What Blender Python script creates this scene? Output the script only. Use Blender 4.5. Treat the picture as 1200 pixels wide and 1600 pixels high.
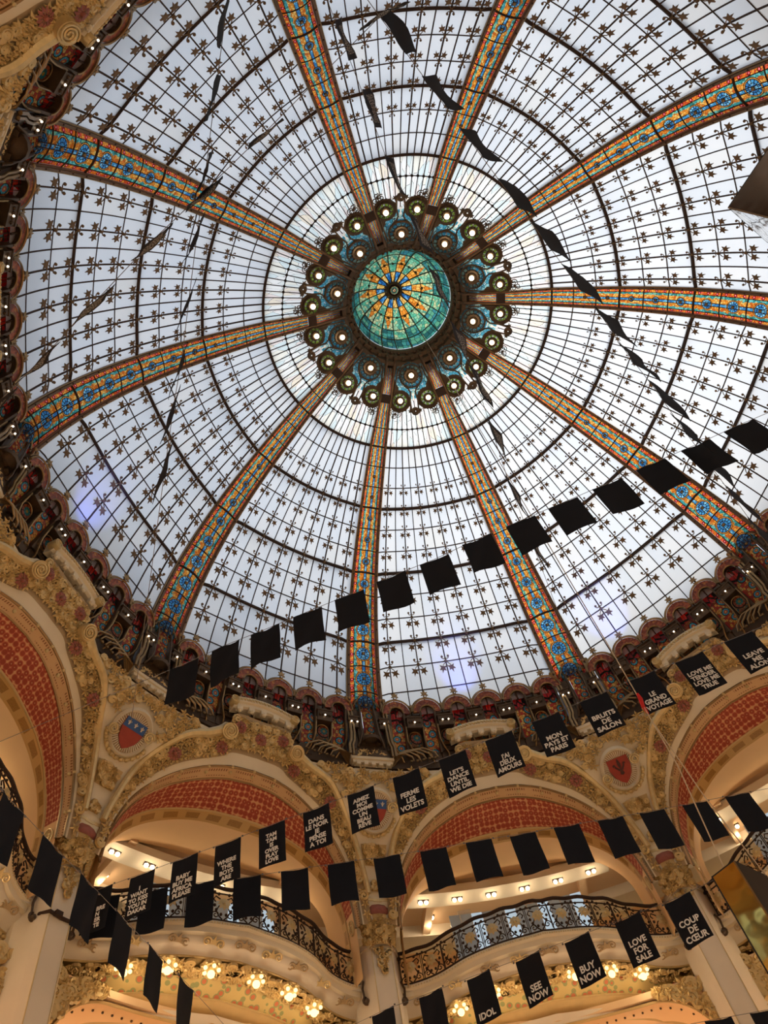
import bpy, math, random
from math import pi, sin, cos, radians, sqrt, hypot, atan2
from mathutils import Vector, Matrix, noise as mnoise

for _o in list(bpy.data.objects):
    bpy.data.objects.remove(_o)
SC = bpy.context.scene
COL = SC.collection

# ------------------------------------------------------------------ camera
cam_data = bpy.data.cameras.new('camera')
cam_data.sensor_fit = 'HORIZONTAL'
cam_data.sensor_width = 36.0
cam_data.lens = 1252.586 / 1200.0 * 36.0
cam_data.clip_end = 300
cam = bpy.data.objects.new('camera', cam_data)
COL.objects.link(cam)
_r = Vector((0.98992141, 0.00860254, -0.14135625))
_u = Vector((0.0735833, -0.8840817, 0.46150303))
_f = Vector((0.12100037, 0.4672532, 0.87580441))
cam.matrix_world = Matrix(((_r.x, _u.x, -_f.x, -4.53948), (_r.y, _u.y, -_f.y, -6.56622),
                           (_r.z, _u.z, -_f.z, -21.41328), (0, 0, 0, 1)))
SC.camera = cam

# ------------------------------------------------------------------ sky, sun, exposure
world = bpy.data.worlds.new('sky')
SC.world = world
world.use_nodes = True
_nt = world.node_tree
_nt.nodes.clear()
_out = _nt.nodes.new('ShaderNodeOutputWorld')
_bg = _nt.nodes.new('ShaderNodeBackground')
_geo = _nt.nodes.new('ShaderNodeTexCoord')
_sep = _nt.nodes.new('ShaderNodeSeparateXYZ')
_ramp = _nt.nodes.new('ShaderNodeValToRGB')
_ramp.color_ramp.elements[0].position = 0.44
_ramp.color_ramp.elements[0].color = (0.16, 0.155, 0.15, 1)       # roofs below the horizon
_ramp.color_ramp.elements[1].position = 0.54
_ramp.color_ramp.elements[1].color = (0.80, 0.87, 0.98, 1)        # overcast sky
_mul = _nt.nodes.new('ShaderNodeMath'); _mul.operation = 'MULTIPLY_ADD'
_mul.inputs[1].default_value = 0.5; _mul.inputs[2].default_value = 0.5
_nt.links.new(_geo.outputs['Generated'], _sep.inputs[0])
_nt.links.new(_sep.outputs['Z'], _mul.inputs[0])
_nt.links.new(_mul.outputs[0], _ramp.inputs[0])
_nt.links.new(_ramp.outputs[0], _bg.inputs[0])
_bg.inputs[1].default_value = 1.08
_nt.links.new(_bg.outputs[0], _out.inputs[0])

sun_d = bpy.data.lights.new('sun', 'SUN')
sun_d.energy = 2.3
sun_d.angle = radians(25)
sun_d.color = (1.0, 0.97, 0.92)
sun = bpy.data.objects.new('sun', sun_d)
COL.objects.link(sun)
sun.rotation_euler = Vector((-0.80, -0.30, -0.62)).to_track_quat('-Z', 'Y').to_euler()

SC.view_settings.view_transform = 'Standard'
SC.view_settings.look = 'None'
SC.view_settings.gamma = 1.0
SC.view_settings.use_curve_mapping = False
SC.view_settings.exposure = 0.0
SC.cycles.use_denoising = True
SC.cycles.max_bounces = 6
SC.cycles.diffuse_bounces = 4
SC.cycles.transmission_bounces = 4
SC.cycles.sample_clamp_indirect = 4.0
SC.cycles.caustics_reflective = False
SC.cycles.caustics_refractive = False

# ------------------------------------------------------------------ geometry of the place
A0 = 1.8104904           # direction of rib 7 (towards the bottom of the photograph)
STEP = pi / 5            # ten ribs
def ang(k): return A0 + (k - 7) * STEP
def R(j):
    if j < -5: j = -5
    return 4.80005740 + 0.616260416 * j + 6.54583113e-3 * j * j - 1.30277345e-3 * j ** 3
def Z(j):
    z = 4.58941220 - 0.348899739 * j - 9.18391465e-3 * j * j - 1.08480383e-3 * j ** 3
    return z + 0.09 * j if j < 0 else z
def lerp(a, b, t): return a + (b - a) * t
def table(tab, x):
    """piecewise-linear (smoothed by Catmull-Rom) lookup in rows (x, v1, v2, ..)"""
    n = len(tab)
    if x <= tab[0][0]: return tab[0][1:]
    if x >= tab[-1][0]: return tab[-1][1:]
    for i in range(n - 1):
        if x <= tab[i + 1][0]: break
    x0, x1 = tab[i][0], tab[i + 1][0]
    t = (x - x0) / (x1 - x0)
    res = []
    for c in range(1, len(tab[0])):
        p1, p2 = tab[i][c], tab[i + 1][c]
        m1 = (p2 - tab[i - 1][c]) / (x1 - tab[i - 1][0]) if i > 0 else (p2 - p1) / (x1 - x0)
        m2 = (tab[i + 2][c] - p1) / (tab[i + 2][0] - x0) if i + 2 < n else (p2 - p1) / (x1 - x0)
        if i == 0: m1 = (p2 - p1) / (x1 - x0)
        h = x1 - x0
        res.append((2*t**3-3*t*t+1)*p1 + (t**3-2*t*t+t)*h*m1 + (-2*t**3+3*t*t)*p2 + (t**3-t*t)*h*m2)
    return tuple(res)
def cyl(phi, r, z):
    a = phi * STEP
    return Vector((r * cos(a), r * sin(a), z))
WTAB = [(-6, .15), (-5, .165), (-2.6, .215), (0, .305), (3, .385), (6, .46), (9, .54), (12, .60)]
def W(j): return table(WTAB, j)[0]

# ------------------------------------------------------------------ mesh builder
class MB:
    def __init__(s):
        s.v = []; s.f = []; s.m = []; s.uv = {}; s.sm = True
    def add(s, verts, faces, mi=0, M=None, uvs=None):
        o = len(s.v)
        s.v += [tuple(M @ Vector(p)) if M is not None else tuple(p) for p in verts]
        for i, fc in enumerate(faces):
            if uvs is not None: s.uv[len(s.f)] = uvs[i]
            s.f.append([o + k for k in fc]); s.m.append(mi)
        return s
    def box(s, c, d, M=None, mi=0):
        x, y, z = c; a, b, e = d[0] / 2, d[1] / 2, d[2] / 2
        vs = [(x + sx * a, y + sy * b, z + sz * e) for sx in (-1, 1) for sy in (-1, 1) for sz in (-1, 1)]
        return s.add(vs, [(0, 1, 3, 2), (4, 6, 7, 5), (0, 4, 5, 1), (2, 3, 7, 6), (0, 2, 6, 4), (1, 5, 7, 3)], mi, M)
    def tube(s, path, r, n=6, M=None, mi=0, cap=True, closed=False, flat=None, up=None):
        P = [Vector(p) for p in path]
        N = len(P); rings = []
        prev = None
        for i in range(N):
            if closed: t = P[(i + 1) % N] - P[i - 1]
            else: t = P[min(i + 1, N - 1)] - P[max(i - 1, 0)]
            if t.length < 1e-9: t = Vector((0, 0, 1))
            t.normalize()
            if up is not None: a = Vector(up)
            elif prev is not None: a = prev
            else: a = Vector((0, 0, 1)) if abs(t.z) < .9 else Vector((1, 0, 0))
            a = a - t * a.dot(t)
            if a.length < 1e-6: a = t.orthogonal()
            a.normalize(); prev = a
            b = t.cross(a)
            rr = r[i] if isinstance(r, (list, tuple)) else r
            fl = flat if flat else 1.0
            rings.append([P[i] + (a * cos(2 * pi * q / n + pi / n) + b * fl * sin(2 * pi * q / n + pi / n)) * rr for q in range(n)])
        vs = [p for ring in rings for p in ring]
        fs = []
        for i in range(N if closed else N - 1):
            i2 = (i + 1) % N
            for q in range(n):
                q2 = (q + 1) % n
                fs.append((i * n + q, i * n + q2, i2 * n + q2, i2 * n + q))
        if cap and not closed:
            fs.append(tuple(range(n - 1, -1, -1))); fs.append(tuple((N - 1) * n + q for q in range(n)))
        return s.add(vs, fs, mi, M)
    def lathe(s, prof, n=16, M=None, mi=0, cap=False):
        vs = [(r * cos(2 * pi * q / n), r * sin(2 * pi * q / n), z) for r, z in prof for q in range(n)]
        fs = []
        for i in range(len(prof) - 1):
            for q in range(n):
                q2 = (q + 1) % n
                fs.append((i * n + q, i * n + q2, (i + 1) * n + q2, (i + 1) * n + q))
        if cap:
            fs.append(tuple(range(n - 1, -1, -1))); fs.append(tuple((len(prof) - 1) * n + q for q in range(n)))
        return s.add(vs, fs, mi, M)
    def ball(s, c, r, M=None, mi=0, n=8, k=5, sz=1.0):
        pr = [(max(r * sin(pi * i / k), 1e-4), -r * sz * cos(pi * i / k)) for i in range(k + 1)]
        T = Matrix.Translation(Vector(c))
        return s.lathe(pr, n, (M @ T) if M is not None else T, mi)
    def prism(s, poly, y0, y1, M=None, mi=0):
        """polygon in the local XY plane extruded along z"""
        n = len(poly)
        vs = [(x, y, y0) for x, y in poly] + [(x, y, y1) for x, y in poly]
        fs = [tuple(range(n - 1, -1, -1)), tuple(range(n, 2 * n))]
        fs += [(i, (i + 1) % n, n + (i + 1) % n, n + i) for i in range(n)]
        return s.add(vs, fs, mi, M)
    def grid(s, fn, nu, nv, mi=0, uvf=None, M=None, flip=False):
        vs = []
        for i in range(nu + 1):
            for k in range(nv + 1):
                vs.append(fn(i / nu, k / nv))
        fs = []; uvs = [] if uvf else None
        for i in range(nu):
            for k in range(nv):
                q = [(i, k), (i + 1, k), (i + 1, k + 1), (i, k + 1)]
                if flip: q = q[::-1]
                fs.append(tuple(a * (nv + 1) + b for a, b in q))
                if uvf: uvs.append([uvf(a / nu, b / nv) for a, b in q])
        return s.add(vs, fs, mi, M, uvs)
    def mesh(s, name, mats, smooth=True):
        me = bpy.data.meshes.new(name)
        me.from_pydata(s.v, [], s.f)
        if not isinstance(mats, (list, tuple)): mats = [mats]
        for m in mats: me.materials.append(m)
        me.polygons.foreach_set('material_index', s.m)
        if s.uv:
            ul = me.uv_layers.new(name='UVMap')
            for p in me.polygons:
                u = s.uv.get(p.index)
                if u:
                    for li, c in zip(p.loop_indices, u): ul.data[li].uv = c
        if smooth:
            me.polygons.foreach_set('use_smooth', [True] * len(s.f))
            try: me.set_sharp_from_angle(angle=radians(38))
            except Exception: pass
        me.update()
        return me
    def build(s, name, mats, parent=None, smooth=True, M=None):
        return link(name, s.mesh(name, mats, smooth), parent, M)

def link(name, data, parent=None, M=None):
    o = bpy.data.objects.new(name, data)
    COL.objects.link(o)
    if parent is not None: o.parent = parent
    if M is not None: o.matrix_local = M
    return o
def tag(o, label=None, cat=None, group=None, kind=None):
    if label: o['label'] = label
    if cat: o['category'] = cat
    if group: o['group'] = group
    if kind: o['kind'] = kind
    return o
def root(name, label, cat, M=None, group=None, kind=None):
    o = link(name, None, None, M)
    o.empty_display_size = 0.1
    return tag(o, label, cat, group, kind)
def copy_tree(o, M=None, label=None, parent=None):
    c = o.copy(); COL.objects.link(c)
    if parent is not None:
        c.parent = parent
    if M is not None: c.matrix_local = M
    if label: c['label'] = label
    for ch in KIDS.get(o.name, ()): copy_tree(ch, parent=c)
    return c
KIDS = {}
def index_kids():
    KIDS.clear()
    for o in bpy.data.objects:
        if o.parent is not None: KIDS.setdefault(o.parent.name, []).append(o)
def rotz(a): return Matrix.Rotation(a, 4, 'Z')
def frame(p, x, y, z):
    return Matrix(((x.x, y.x, z.x, p.x), (x.y, y.y, z.y, p.y), (x.z, y.z, z.z, p.z), (0, 0, 0, 1)))
def niche(phi, r, z):
    """frame of a thing on the ring wall: x = tangential, y = outward, z = up"""
    a = phi * STEP
    return frame(Vector((r * cos(a), r * sin(a), z)), Vector((sin(a), -cos(a), 0)), Vector((cos(a), sin(a), 0)), Vector((0, 0, 1)))
def spiral(turns, r0, r1, n, cx=0, cy=0, start=0, sgn=1):
    return [(cx + lerp(r0, r1, i / n) * cos(start + sgn * 2 * pi * turns * i / n),
             cy + lerp(r0, r1, i / n) * sin(start + sgn * 2 * pi * turns * i / n), 0) for i in range(n + 1)]

# ------------------------------------------------------------------ materials
def lin(r, g, b):
    f = lambda c: (c / 255 / 12.92) if c / 255 <= .04045 else ((c / 255 + .055) / 1.055) ** 2.4
    return (f(r), f(g), f(b), 1.0)
class NT:
    def __init__(s, name):
        s.m = bpy.data.materials.new(name); s.m.use_nodes = True
        s.t = s.m.node_tree; s.t.nodes.clear()
        s.out = s.t.nodes.new('ShaderNodeOutputMaterial')
    def n(s, typ, **kw):
        nd = s.t.nodes.new(typ)
        for k, v in kw.items(): setattr(nd, k, v)
        return nd
    def put(s, sock, v):
        if isinstance(v, bpy.types.NodeSocket): s.t.links.new(v, sock)
        elif v is not None: sock.default_value = v
    def math(s, op, a, b=None, c=None, clamp=False):
        nd = s.n('ShaderNodeMath', operation=op, use_clamp=clamp)
        s.put(nd.inputs[0], a); s.put(nd.inputs[1], b); s.put(nd.inputs[2], c)
        return nd.outputs[0]
    def mix(s, f, a, b):
        nd = s.n('ShaderNodeMix', data_type='RGBA')
        s.put(nd.inputs[0], f); s.put(nd.inputs[6], a); s.put(nd.inputs[7], b)
        return nd.outputs[2]
    def lt(s, a, b): return s.math('LESS_THAN', a, b)
    def gt(s, a, b): return s.math('GREATER_THAN', a, b)
    def ramp(s, fac, stops, const=False):
        nd = s.n('ShaderNodeValToRGB'); cr = nd.color_ramp
        if const: cr.interpolation = 'CONSTANT'
        while len(cr.elements) < len(stops): cr.elements.new(0.5)
        for e, (p, c) in zip(cr.elements, stops): e.position = p; e.color = c
        s.put(nd.inputs[0], fac)
        return nd.outputs[0]
    def uv(s):
        nd = s.n('ShaderNodeUVMap'); sp = s.n('ShaderNodeSeparateXYZ')
        s.t.links.new(nd.outputs[0], sp.inputs[0])
        return nd.outputs[0], sp.outputs[0], sp.outputs[1]
    def obj(s): return s.n('ShaderNodeTexCoord').outputs['Object']
    def noise(s, vec, scale, detail=2.0):
        nd = s.n('ShaderNodeTexNoise'); s.put(nd.inputs['Vector'], vec)
        nd.inputs['Scale'].default_value = scale; nd.inputs['Detail'].default_value = detail
        return nd.outputs[0]
    def vor(s, vec, scale, feature='F1', rnd=1.0, dims='3D'):
        nd = s.n('ShaderNodeTexVoronoi', feature=feature, voronoi_dimensions=dims)
        s.put(nd.inputs['Vector'], vec); nd.inputs['Scale'].default_value = scale
        nd.inputs['Randomness'].default_value = rnd
        return nd
    def bsdf(s, col, rough=.6, metal=0.0, bump=None, bstr=.3, bdist=.02, emit=None, estr=0, spec=.4):
        b = s.n('ShaderNodeBsdfPrincipled')
        s.put(b.inputs['Base Color'], col); s.put(b.inputs['Roughness'], rough); s.put(b.inputs['Metallic'], metal)
        b.inputs['Specular IOR Level'].default_value = spec
        if bump is not None:
            bn = s.n('ShaderNodeBump'); bn.inputs['Strength'].default_value = bstr; bn.inputs['Distance'].default_value = bdist
            s.put(bn.inputs['Height'], bump); s.t.links.new(bn.outputs[0], b.inputs['Normal'])
        if emit is not None:
            s.put(b.inputs['Emission Color'], emit); b.inputs['Emission Strength'].default_value = estr
        s.t.links.new(b.outputs[0], s.out.inputs[0])
        return s.m
    def glass(s, col, front=.12, lead=None, leadcol=(.02, .017, .014, 1), gloss=.03):
        """light-passing stained glass: translucent + a little diffuse and gloss; lead cames opaque"""
        tr = s.n('ShaderNodeBsdfTranslucent'); s.put(tr.inputs[0], col)
        df = s.n('ShaderNodeBsdfDiffuse'); s.put(df.inputs[0], col)
        gl = s.n('ShaderNodeBsdfGlossy'); gl.inputs['Roughness'].default_value = .25
        mx = s.n('ShaderNodeMixShader'); mx.inputs[0].default_value = front
        s.t.links.new(tr.outputs[0], mx.inputs[1]); s.t.links.new(df.outputs[0], mx.inputs[2])
        m2 = s.n('ShaderNodeMixShader'); m2.inputs[0].default_value = gloss
        s.t.links.new(mx.outputs[0], m2.inputs[1]); s.t.links.new(gl.outputs[0], m2.inputs[2])
        last = m2
        if lead is not None:
            ld = s.n('ShaderNodeBsdfDiffuse'); ld.inputs[0].default_value = leadcol
            m3 = s.n('ShaderNodeMixShader'); s.put(m3.inputs[0], lead)
            s.t.links.new(m2.outputs[0], m3.inputs[1]); s.t.links.new(ld.outputs[0], m3.inputs[2])
            last = m3
        s.t.links.new(last.outputs[0], s.out.inputs[0])
        return s.m

def simple(name, rgb, rough=.6, metal=0., var=.25, scale=3.0, bump=0.0, spec=.4):
    t = NT(name); c = lin(*rgb); o = t.obj()
    nz = t.noise(o, scale, 4.0)
    col = t.mix(nz, tuple(v * (1 - var) for v in c[:3]) + (1,), tuple(min(1, v * (1 + var)) for v in c[:3]) + (1,))
    return t.bsdf(col, rough, metal, nz if bump else None, bump, .02, spec=spec)
def glow(name, rgb, s):
    t = NT(name); o = t.obj()
    nz = t.noise(o, 9.0)
    col = t.mix(nz, tuple(v * .93 for v in lin(*rgb)[:3]) + (1,), lin(*rgb))
    e = t.n('ShaderNodeEmission'); t.put(e.inputs[0], col); e.inputs[1].default_value = s
    t.t.links.new(e.outputs[0], t.out.inputs[0])
    return t.m
M = {}
M['iron'] = simple('bronze_iron', (62, 47, 38), .7, .0, .3, 5, 0, .15)
M['leaf'] = simple('bronze_leaf', (112, 88, 60), .55, .1, .3, 9, 0, .25)
M['beam'] = simple('brown_beam', (112, 88, 68), .5, .2, .2, 3)
M['bronze'] = simple('dark_bronze', (84, 66, 48), .45, .45, .35, 6, .2)
M['brass'] = simple('brass', (150, 122, 84), .32, .75, .25, 5)
M['gold'] = simple('gilding', (214, 186, 130), .36, .35, .25, 7, .15)
M['gold_leaf'] = simple('gilded_relief', (208, 176, 116), .42, .2, .4, 9, .2)
M['cream'] = simple('cream_plaster', (226, 208, 174), .7, 0, .06, 2)
M['cream_dark'] = simple('stone_plaster', (176, 148, 108), .75, 0, .1, 3)
M['white'] = simple('white_plaster', (226, 210, 184), .7, 0, .06, 2)
M['orange'] = simple('apricot_plaster', (234, 188, 132), .75, 0, .06, 1.2)
M['ceiling'] = simple('gallery_ceiling', (226, 190, 148), .8, 0, .05, 1.0)
M['ochre'] = simple('ochre_plaster', (206, 170, 112), .75, 0, .15, 4)
M['olive'] = simple('painted_foliage', (168, 138, 82), .6, .15, .35, 8, .2)
M['red'] = simple('red_enamel', (150, 38, 26), .35, 0, .3, 4)
M['rose'] = simple('rose_ceramic', (150, 84, 66), .5, 0, .35, 12)
M['cloth'] = simple('black_cotton', (24, 25, 31), .9, 0, .2, 4, 0, .2)
M['ink'] = simple('white_print', (225, 222, 215), .8, 0, .04, 20)
M['wire'] = simple('steel_wire', (110, 106, 102), .4, .6, .1, 8)
M['rope'] = simple('pale_rope', (188, 172, 150), .8, 0, .2, 30)
M['shade_blue'] = simple('shield_blue', (46, 84, 138), .5, 0, .15, 9)
M['shade_red'] = simple('shield_red', (152, 54, 36), .5, 0, .2, 9)
M['dark_red'] = simple('shield_charge', (72, 34, 26), .55, 0, .2, 12)
M['bulb'] = glow('lit_bulb', (255, 226, 178), 9.0)
M['spot'] = glow('lit_spot', (255, 222, 168), 14.0)
M['star'] = glow('small_bright_bulb', (255, 240, 214), 5.0)
M['pearl'] = glow('glass_globe', (255, 220, 150), 2.6)
M['cove'] = glow('lit_cove', (255, 214, 150), 1.3)
M['dayglow_glass'] = glow('daylight_reflection_glow', (206, 222, 232), .75)  # glow stands in for daylight reflected in the display glass

# frosted panes of the dome
t = NT('frosted_pane'); o = t.obj()
oi = t.n('ShaderNodeObjectInfo').outputs['Random']
nz = t.noise(o, 1.3, 3.0)
tint = t.ramp(oi, [(0, (.80, .835, .87, 1)), (.5, (.86, .875, .885, 1)), (.8, (.90, .90, .89, 1)), (1, (.885, .87, .83, 1))])
col = t.mix(t.math('MULTIPLY', nz, .35), tint, (.72, .76, .80, 1))
M['pane'] = t.glass(col, .22, None, gloss=.02)

def stained(name, pal, scale, coord='uv', lead=.035, rnd=1.0, front=.10, dims='2D', stretch=None):
    t = NT(name)
    vec = t.uv()[0] if coord == 'uv' else t.obj()
    if stretch:
        mp = t.n('ShaderNodeMapping'); mp.inputs['Scale'].default_value = stretch
        t.put(mp.inputs[0], vec); vec = mp.outputs[0]
    v = t.vor(vec, scale, 'F1', rnd, dims)
    sp = t.n('ShaderNodeSeparateColor'); t.t.links.new(v.outputs['Color'], sp.inputs[0])
    n = len(pal)
    col = t.ramp(sp.outputs[0], [(i / n, lin(*c)) for i, c in enumerate(pal)], True)
    e = t.vor(vec, scale, 'DISTANCE_TO_EDGE', rnd, dims).outputs['Distance']
    M[name] = t.glass(col, front, t.lt(e, lead) if lead else None)
    return M[name]
stained('crown_glass', [(250, 246, 232), (252, 250, 244), (240, 244, 238), (250, 236, 214), (228, 240, 238), (252, 250, 244), (246, 232, 224)], .9, 'uv', .012, stretch=(1.6, 1.0, 1))
stained('teal_glass', [(52, 120, 112), (70, 150, 140), (40, 96, 96), (92, 160, 130), (60, 130, 140)], 3.0, 'uv', .05, .35)
stained('green_glass', [(90, 176, 140), (130, 200, 160), (190, 200, 150), (80, 150, 130), (150, 190, 150)], 4.0, 'uv', .05)
stained('orange_glass', [(226, 140, 48), (240, 166, 70), (210, 120, 40), (244, 180, 90)], 2.5, 'uv', .05, .6)
stained('blue_glass', [(40, 110, 170), (70, 150, 210), (30, 84, 140), (120, 180, 210)], 4.0, 'uv', .05)
stained('amber_glass', [(230, 180, 90), (240, 200, 120), (214, 150, 60)], 3.0, 'uv', .05)
stained('ribbon_glass', [(110, 196, 224), (160, 224, 236), (80, 170, 200), (190, 232, 230)], 9.0, 'obj', .04, 1, .15, '3D')
stained('petal_glass', [(196, 226, 120), (214, 236, 150), (160, 200, 100)], 14.0, 'obj', .03, 1, .15, '3D')
stained('leaf_pane_glass', [(240, 90, 60), (226, 120, 40), (240, 166, 60), (60, 160, 150), (70, 150, 190), (190, 60, 40), (236, 150, 60), (210, 100, 40)], 9.0, 'obj', .06, 1, .22, '3D')
stained('red_glass', [(180, 24, 16), (200, 34, 20), (150, 18, 14), (206, 60, 24)], 6.0, 'obj', .04, .3, .25, '3D', (1, 1, .2))

# rosette glass used by the gallery windows (uv in metres around the pane centre line)
def rosette_glass(name, pitch, rad, bgpal, petal, core):
    t = NT(name); vec, u, v = t.uv()
    vv = t.math('SUBTRACT', t.math('FRACT', t.math('DIVIDE', v, pitch)), .5)
    vv = t.math('MULTIPLY', vv, pitch)
    row = t.math('FLOOR', t.math('DIVIDE', v, pitch))
    off = t.math('MULTIPLY', t.math('SUBTRACT', t.math('MODULO', row, 2.0), .5), .1)
    uu = t.math('ADD', u, off)
    d = t.math('SQRT', t.math('ADD', t.math('MULTIPLY', uu, uu), t.math('MULTIPLY', vv, vv)))
    a = t.math('ARCTAN2', uu, vv)
    pet = t.math('COSINE', t.math('MULTIPLY', a, 8.0))
    bgv = t.vor(vec, 16.0, 'F1', 1, '2D'); sp = t.n('ShaderNodeSeparateColor'); t.t.links.new(bgv.outputs['Color'], sp.inputs[0])
    bg = t.ramp(sp.outputs[0], [(i / len(bgpal), lin(*c)) for i, c in enumerate(bgpal)], True)
    edge = t.vor(vec, 16.0, 'DISTANCE_TO_EDGE', 1, '2D').outputs['Distance']
    c1 = t.mix(t.lt(d, rad), bg, lin(*petal))
    c1 = t.mix(t.lt(d, rad * .55), c1, lin(*core))
    c1 = t.mix(t.lt(d, rad * .2), c1, lin(220, 190, 90))
    inr = t.lt(d, rad * .92)
    l1 = t.math('MULTIPLY', t.lt(edge, .05), t.math('SUBTRACT', 1.0, inr))
    l2 = t.math('MULTIPLY', t.math('MULTIPLY', t.gt(pet, .93), inr), t.gt(d, rad * .25))
    l3 = t.lt(t.math('ABSOLUTE', t.math('SUBTRACT', d, rad)), rad * .09)
    lead = t.math('MAXIMUM', t.math('MAXIMUM', l1, l2), l3)
    M[name] = t.glass(c1, .28, lead)
rosette_glass('gallery_glass', .29, .105, [(214, 110, 40), (170, 70, 30), (230, 150, 60), (180, 50, 34), (220, 170, 90)], (70, 160, 170), (200, 80, 50))
rosette_glass('medallion_glass', .52, .2, [(200, 140, 60), (180, 120, 60), (70, 140, 130), (210, 150, 80)], (210, 110, 60), (70, 160, 160))

# stained glass of the ribs: uv = (-1..1 across, running panel index along); attribute 'ros' = rosette size
t = NT('rib_glass'); vec, u, v = t.uv()
ros = t.n('ShaderNodeAttribute', attribute_name='ros').outputs['Fac']
asp = t.n('ShaderNodeAttribute', attribute_name='asp').outputs['Fac']
au = t.math('ABSOLUTE', u)
fv = t.math('SUBTRACT', t.math('FRACT', v), .5)
du = u
dv = t.math('MULTIPLY', fv, asp)
d = t.math('SQRT', t.math('ADD', t.math('MULTIPLY', du, du), t.math('MULTIPLY', dv, dv)))
an = t.math('ARCTAN2', du, dv)
cmb = t.n('ShaderNodeCombineXYZ'); t.put(cmb.inputs[0], u); t.put(cmb.inputs[1], t.math('MULTIPLY', v, 2.2))
V1 = t.vor(cmb.outputs[0], 6.0, 'F1', 1, '2D'); s1 = t.n('ShaderNodeSeparateColor'); t.t.links.new(V1.outputs['Color'], s1.inputs[0])
E1 = t.vor(cmb.outputs[0], 6.0, 'DISTANCE_TO_EDGE', 1, '2D').outputs['Distance']
cmb2 = t.n('ShaderNodeCombineXYZ'); t.put(cmb2.inputs[0], u); t.put(cmb2.inputs[1], t.math('MULTIPLY', v, 1.7))
wob = t.math('MULTIPLY', t.math('SUBTRACT', t.noise(cmb2.outputs[0], 4.0), .5), .55)
aw = t.math('ADD', au, t.math('MULTIPLY', wob, t.math('ADD', t.math('MULTIPLY', ros, 1.2), .15)))
amb = t.ramp(s1.outputs[0], [(0, lin(228, 138, 44)), (.3, lin(240, 168, 70)), (.5, lin(200, 96, 30)), (.7, lin(236, 190, 104)), (.85, lin(214, 120, 40))], True)
tea = t.ramp(s1.outputs[1], [(0, lin(60, 150, 150)), (.35, lin(110, 196, 190)), (.6, lin(50, 120, 110)), (.8, lin(130, 190, 150))], True)
blu = t.ramp(s1.outputs[2], [(0, lin(70, 150, 200)), (.4, lin(130, 196, 226)), (.7, lin(54, 120, 180))], True)
bor = t.ramp(s1.outputs[1], [(0, lin(236, 120, 40)), (.35, lin(246, 160, 66)), (.6, lin(214, 80, 36)), (.82, lin(240, 100, 70))], True)
c = t.mix(t.gt(aw, .50), amb, tea)
c = t.mix(t.lt(au, .12), c, blu)
ringo = t.math('MULTIPLY', t.lt(d, ros), t.gt(ros, .12))
c = t.mix(ringo, c, lin(226, 150, 70))
rin2 = t.math('MULTIPLY', t.lt(d, t.math('MULTIPLY', ros, .84)), t.gt(ros, .12))
c = t.mix(rin2, c, blu)
# outer border with rose buds
isb = t.gt(au, .72)
bv = t.math('MULTIPLY', t.math('SUBTRACT', t.math('FRACT', t.math('MULTIPLY', v, 3.0)), .5), t.math('DIVIDE', asp, 3.0))
bu = t.math('SUBTRACT', au, .86)
bd = t.math('SQRT', t.math('ADD', t.math('MULTIPLY', bu, bu), t.math('MULTIPLY', bv, bv)))
bcol = t.mix(t.lt(bd, .10), bor, lin(226, 60, 70))
bcol = t.mix(t.lt(bd, .035), bcol, lin(255, 190, 190))
c = t.mix(isb, c, bcol)
spk = t.math('COSINE', t.math('MULTIPLY', an, 12.0))
L = t.math('MULTIPLY', t.lt(E1, .045), t.math('SUBTRACT', 1.0, rin2))
L = t.math('MAXIMUM', L, t.lt(t.math('ABSOLUTE', t.math('SUBTRACT', au, .72)), .022))
L = t.math('MAXIMUM', L, t.lt(t.math('ABSOLUTE', t.math('SUBTRACT', au, .12)), .016))
L = t.math('MAXIMUM', L, t.math('MULTIPLY', t.math('MULTIPLY', t.gt(spk, .72), rin2), t.gt(d, .05)))
for q in (1.0, .84, .5):
    L = t.math('MAXIMUM', L, t.math('MULTIPLY', t.gt(ros, .12), t.lt(t.math('ABSOLUTE', t.math('SUBTRACT', d, t.math('MULTIPLY', ros, q))), .022)))
L = t.math('MAXIMUM', L, t.math('MULTIPLY', isb, t.lt(t.math('ABSOLUTE', t.math('SUBTRACT', bd, .105)), .018)))
M['rib_glass'] = t.glass(c, .12, L)

# painted red vault with packed rosettes, uv in metres
t = NT('red_rosette_vault'); vec, u, v = t.uv()
V = t.vor(vec, 7.0, 'F1', .28, '2D'); dd = V.outputs['Distance']
sp = t.n('ShaderNodeSeparateColor'); t.t.links.new(V.outputs['Color'], sp.inputs[0])
base = t.ramp(sp.outputs[0], [(0, lin(184, 92, 62)), (.5, lin(196, 104, 70)), (1, lin(172, 80, 58))])
c = t.mix(t.lt(dd, .53), lin(214, 156, 104), base)
c = t.mix(t.lt(dd, .40), c, lin(158, 66, 42))
c = t.mix(t.math('MULTIPLY', t.lt(dd, .10), t.gt(sp.outputs[1], .45)), c, lin(196, 140, 96))
M['vault'] = t.bsdf(c, .75)
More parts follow.
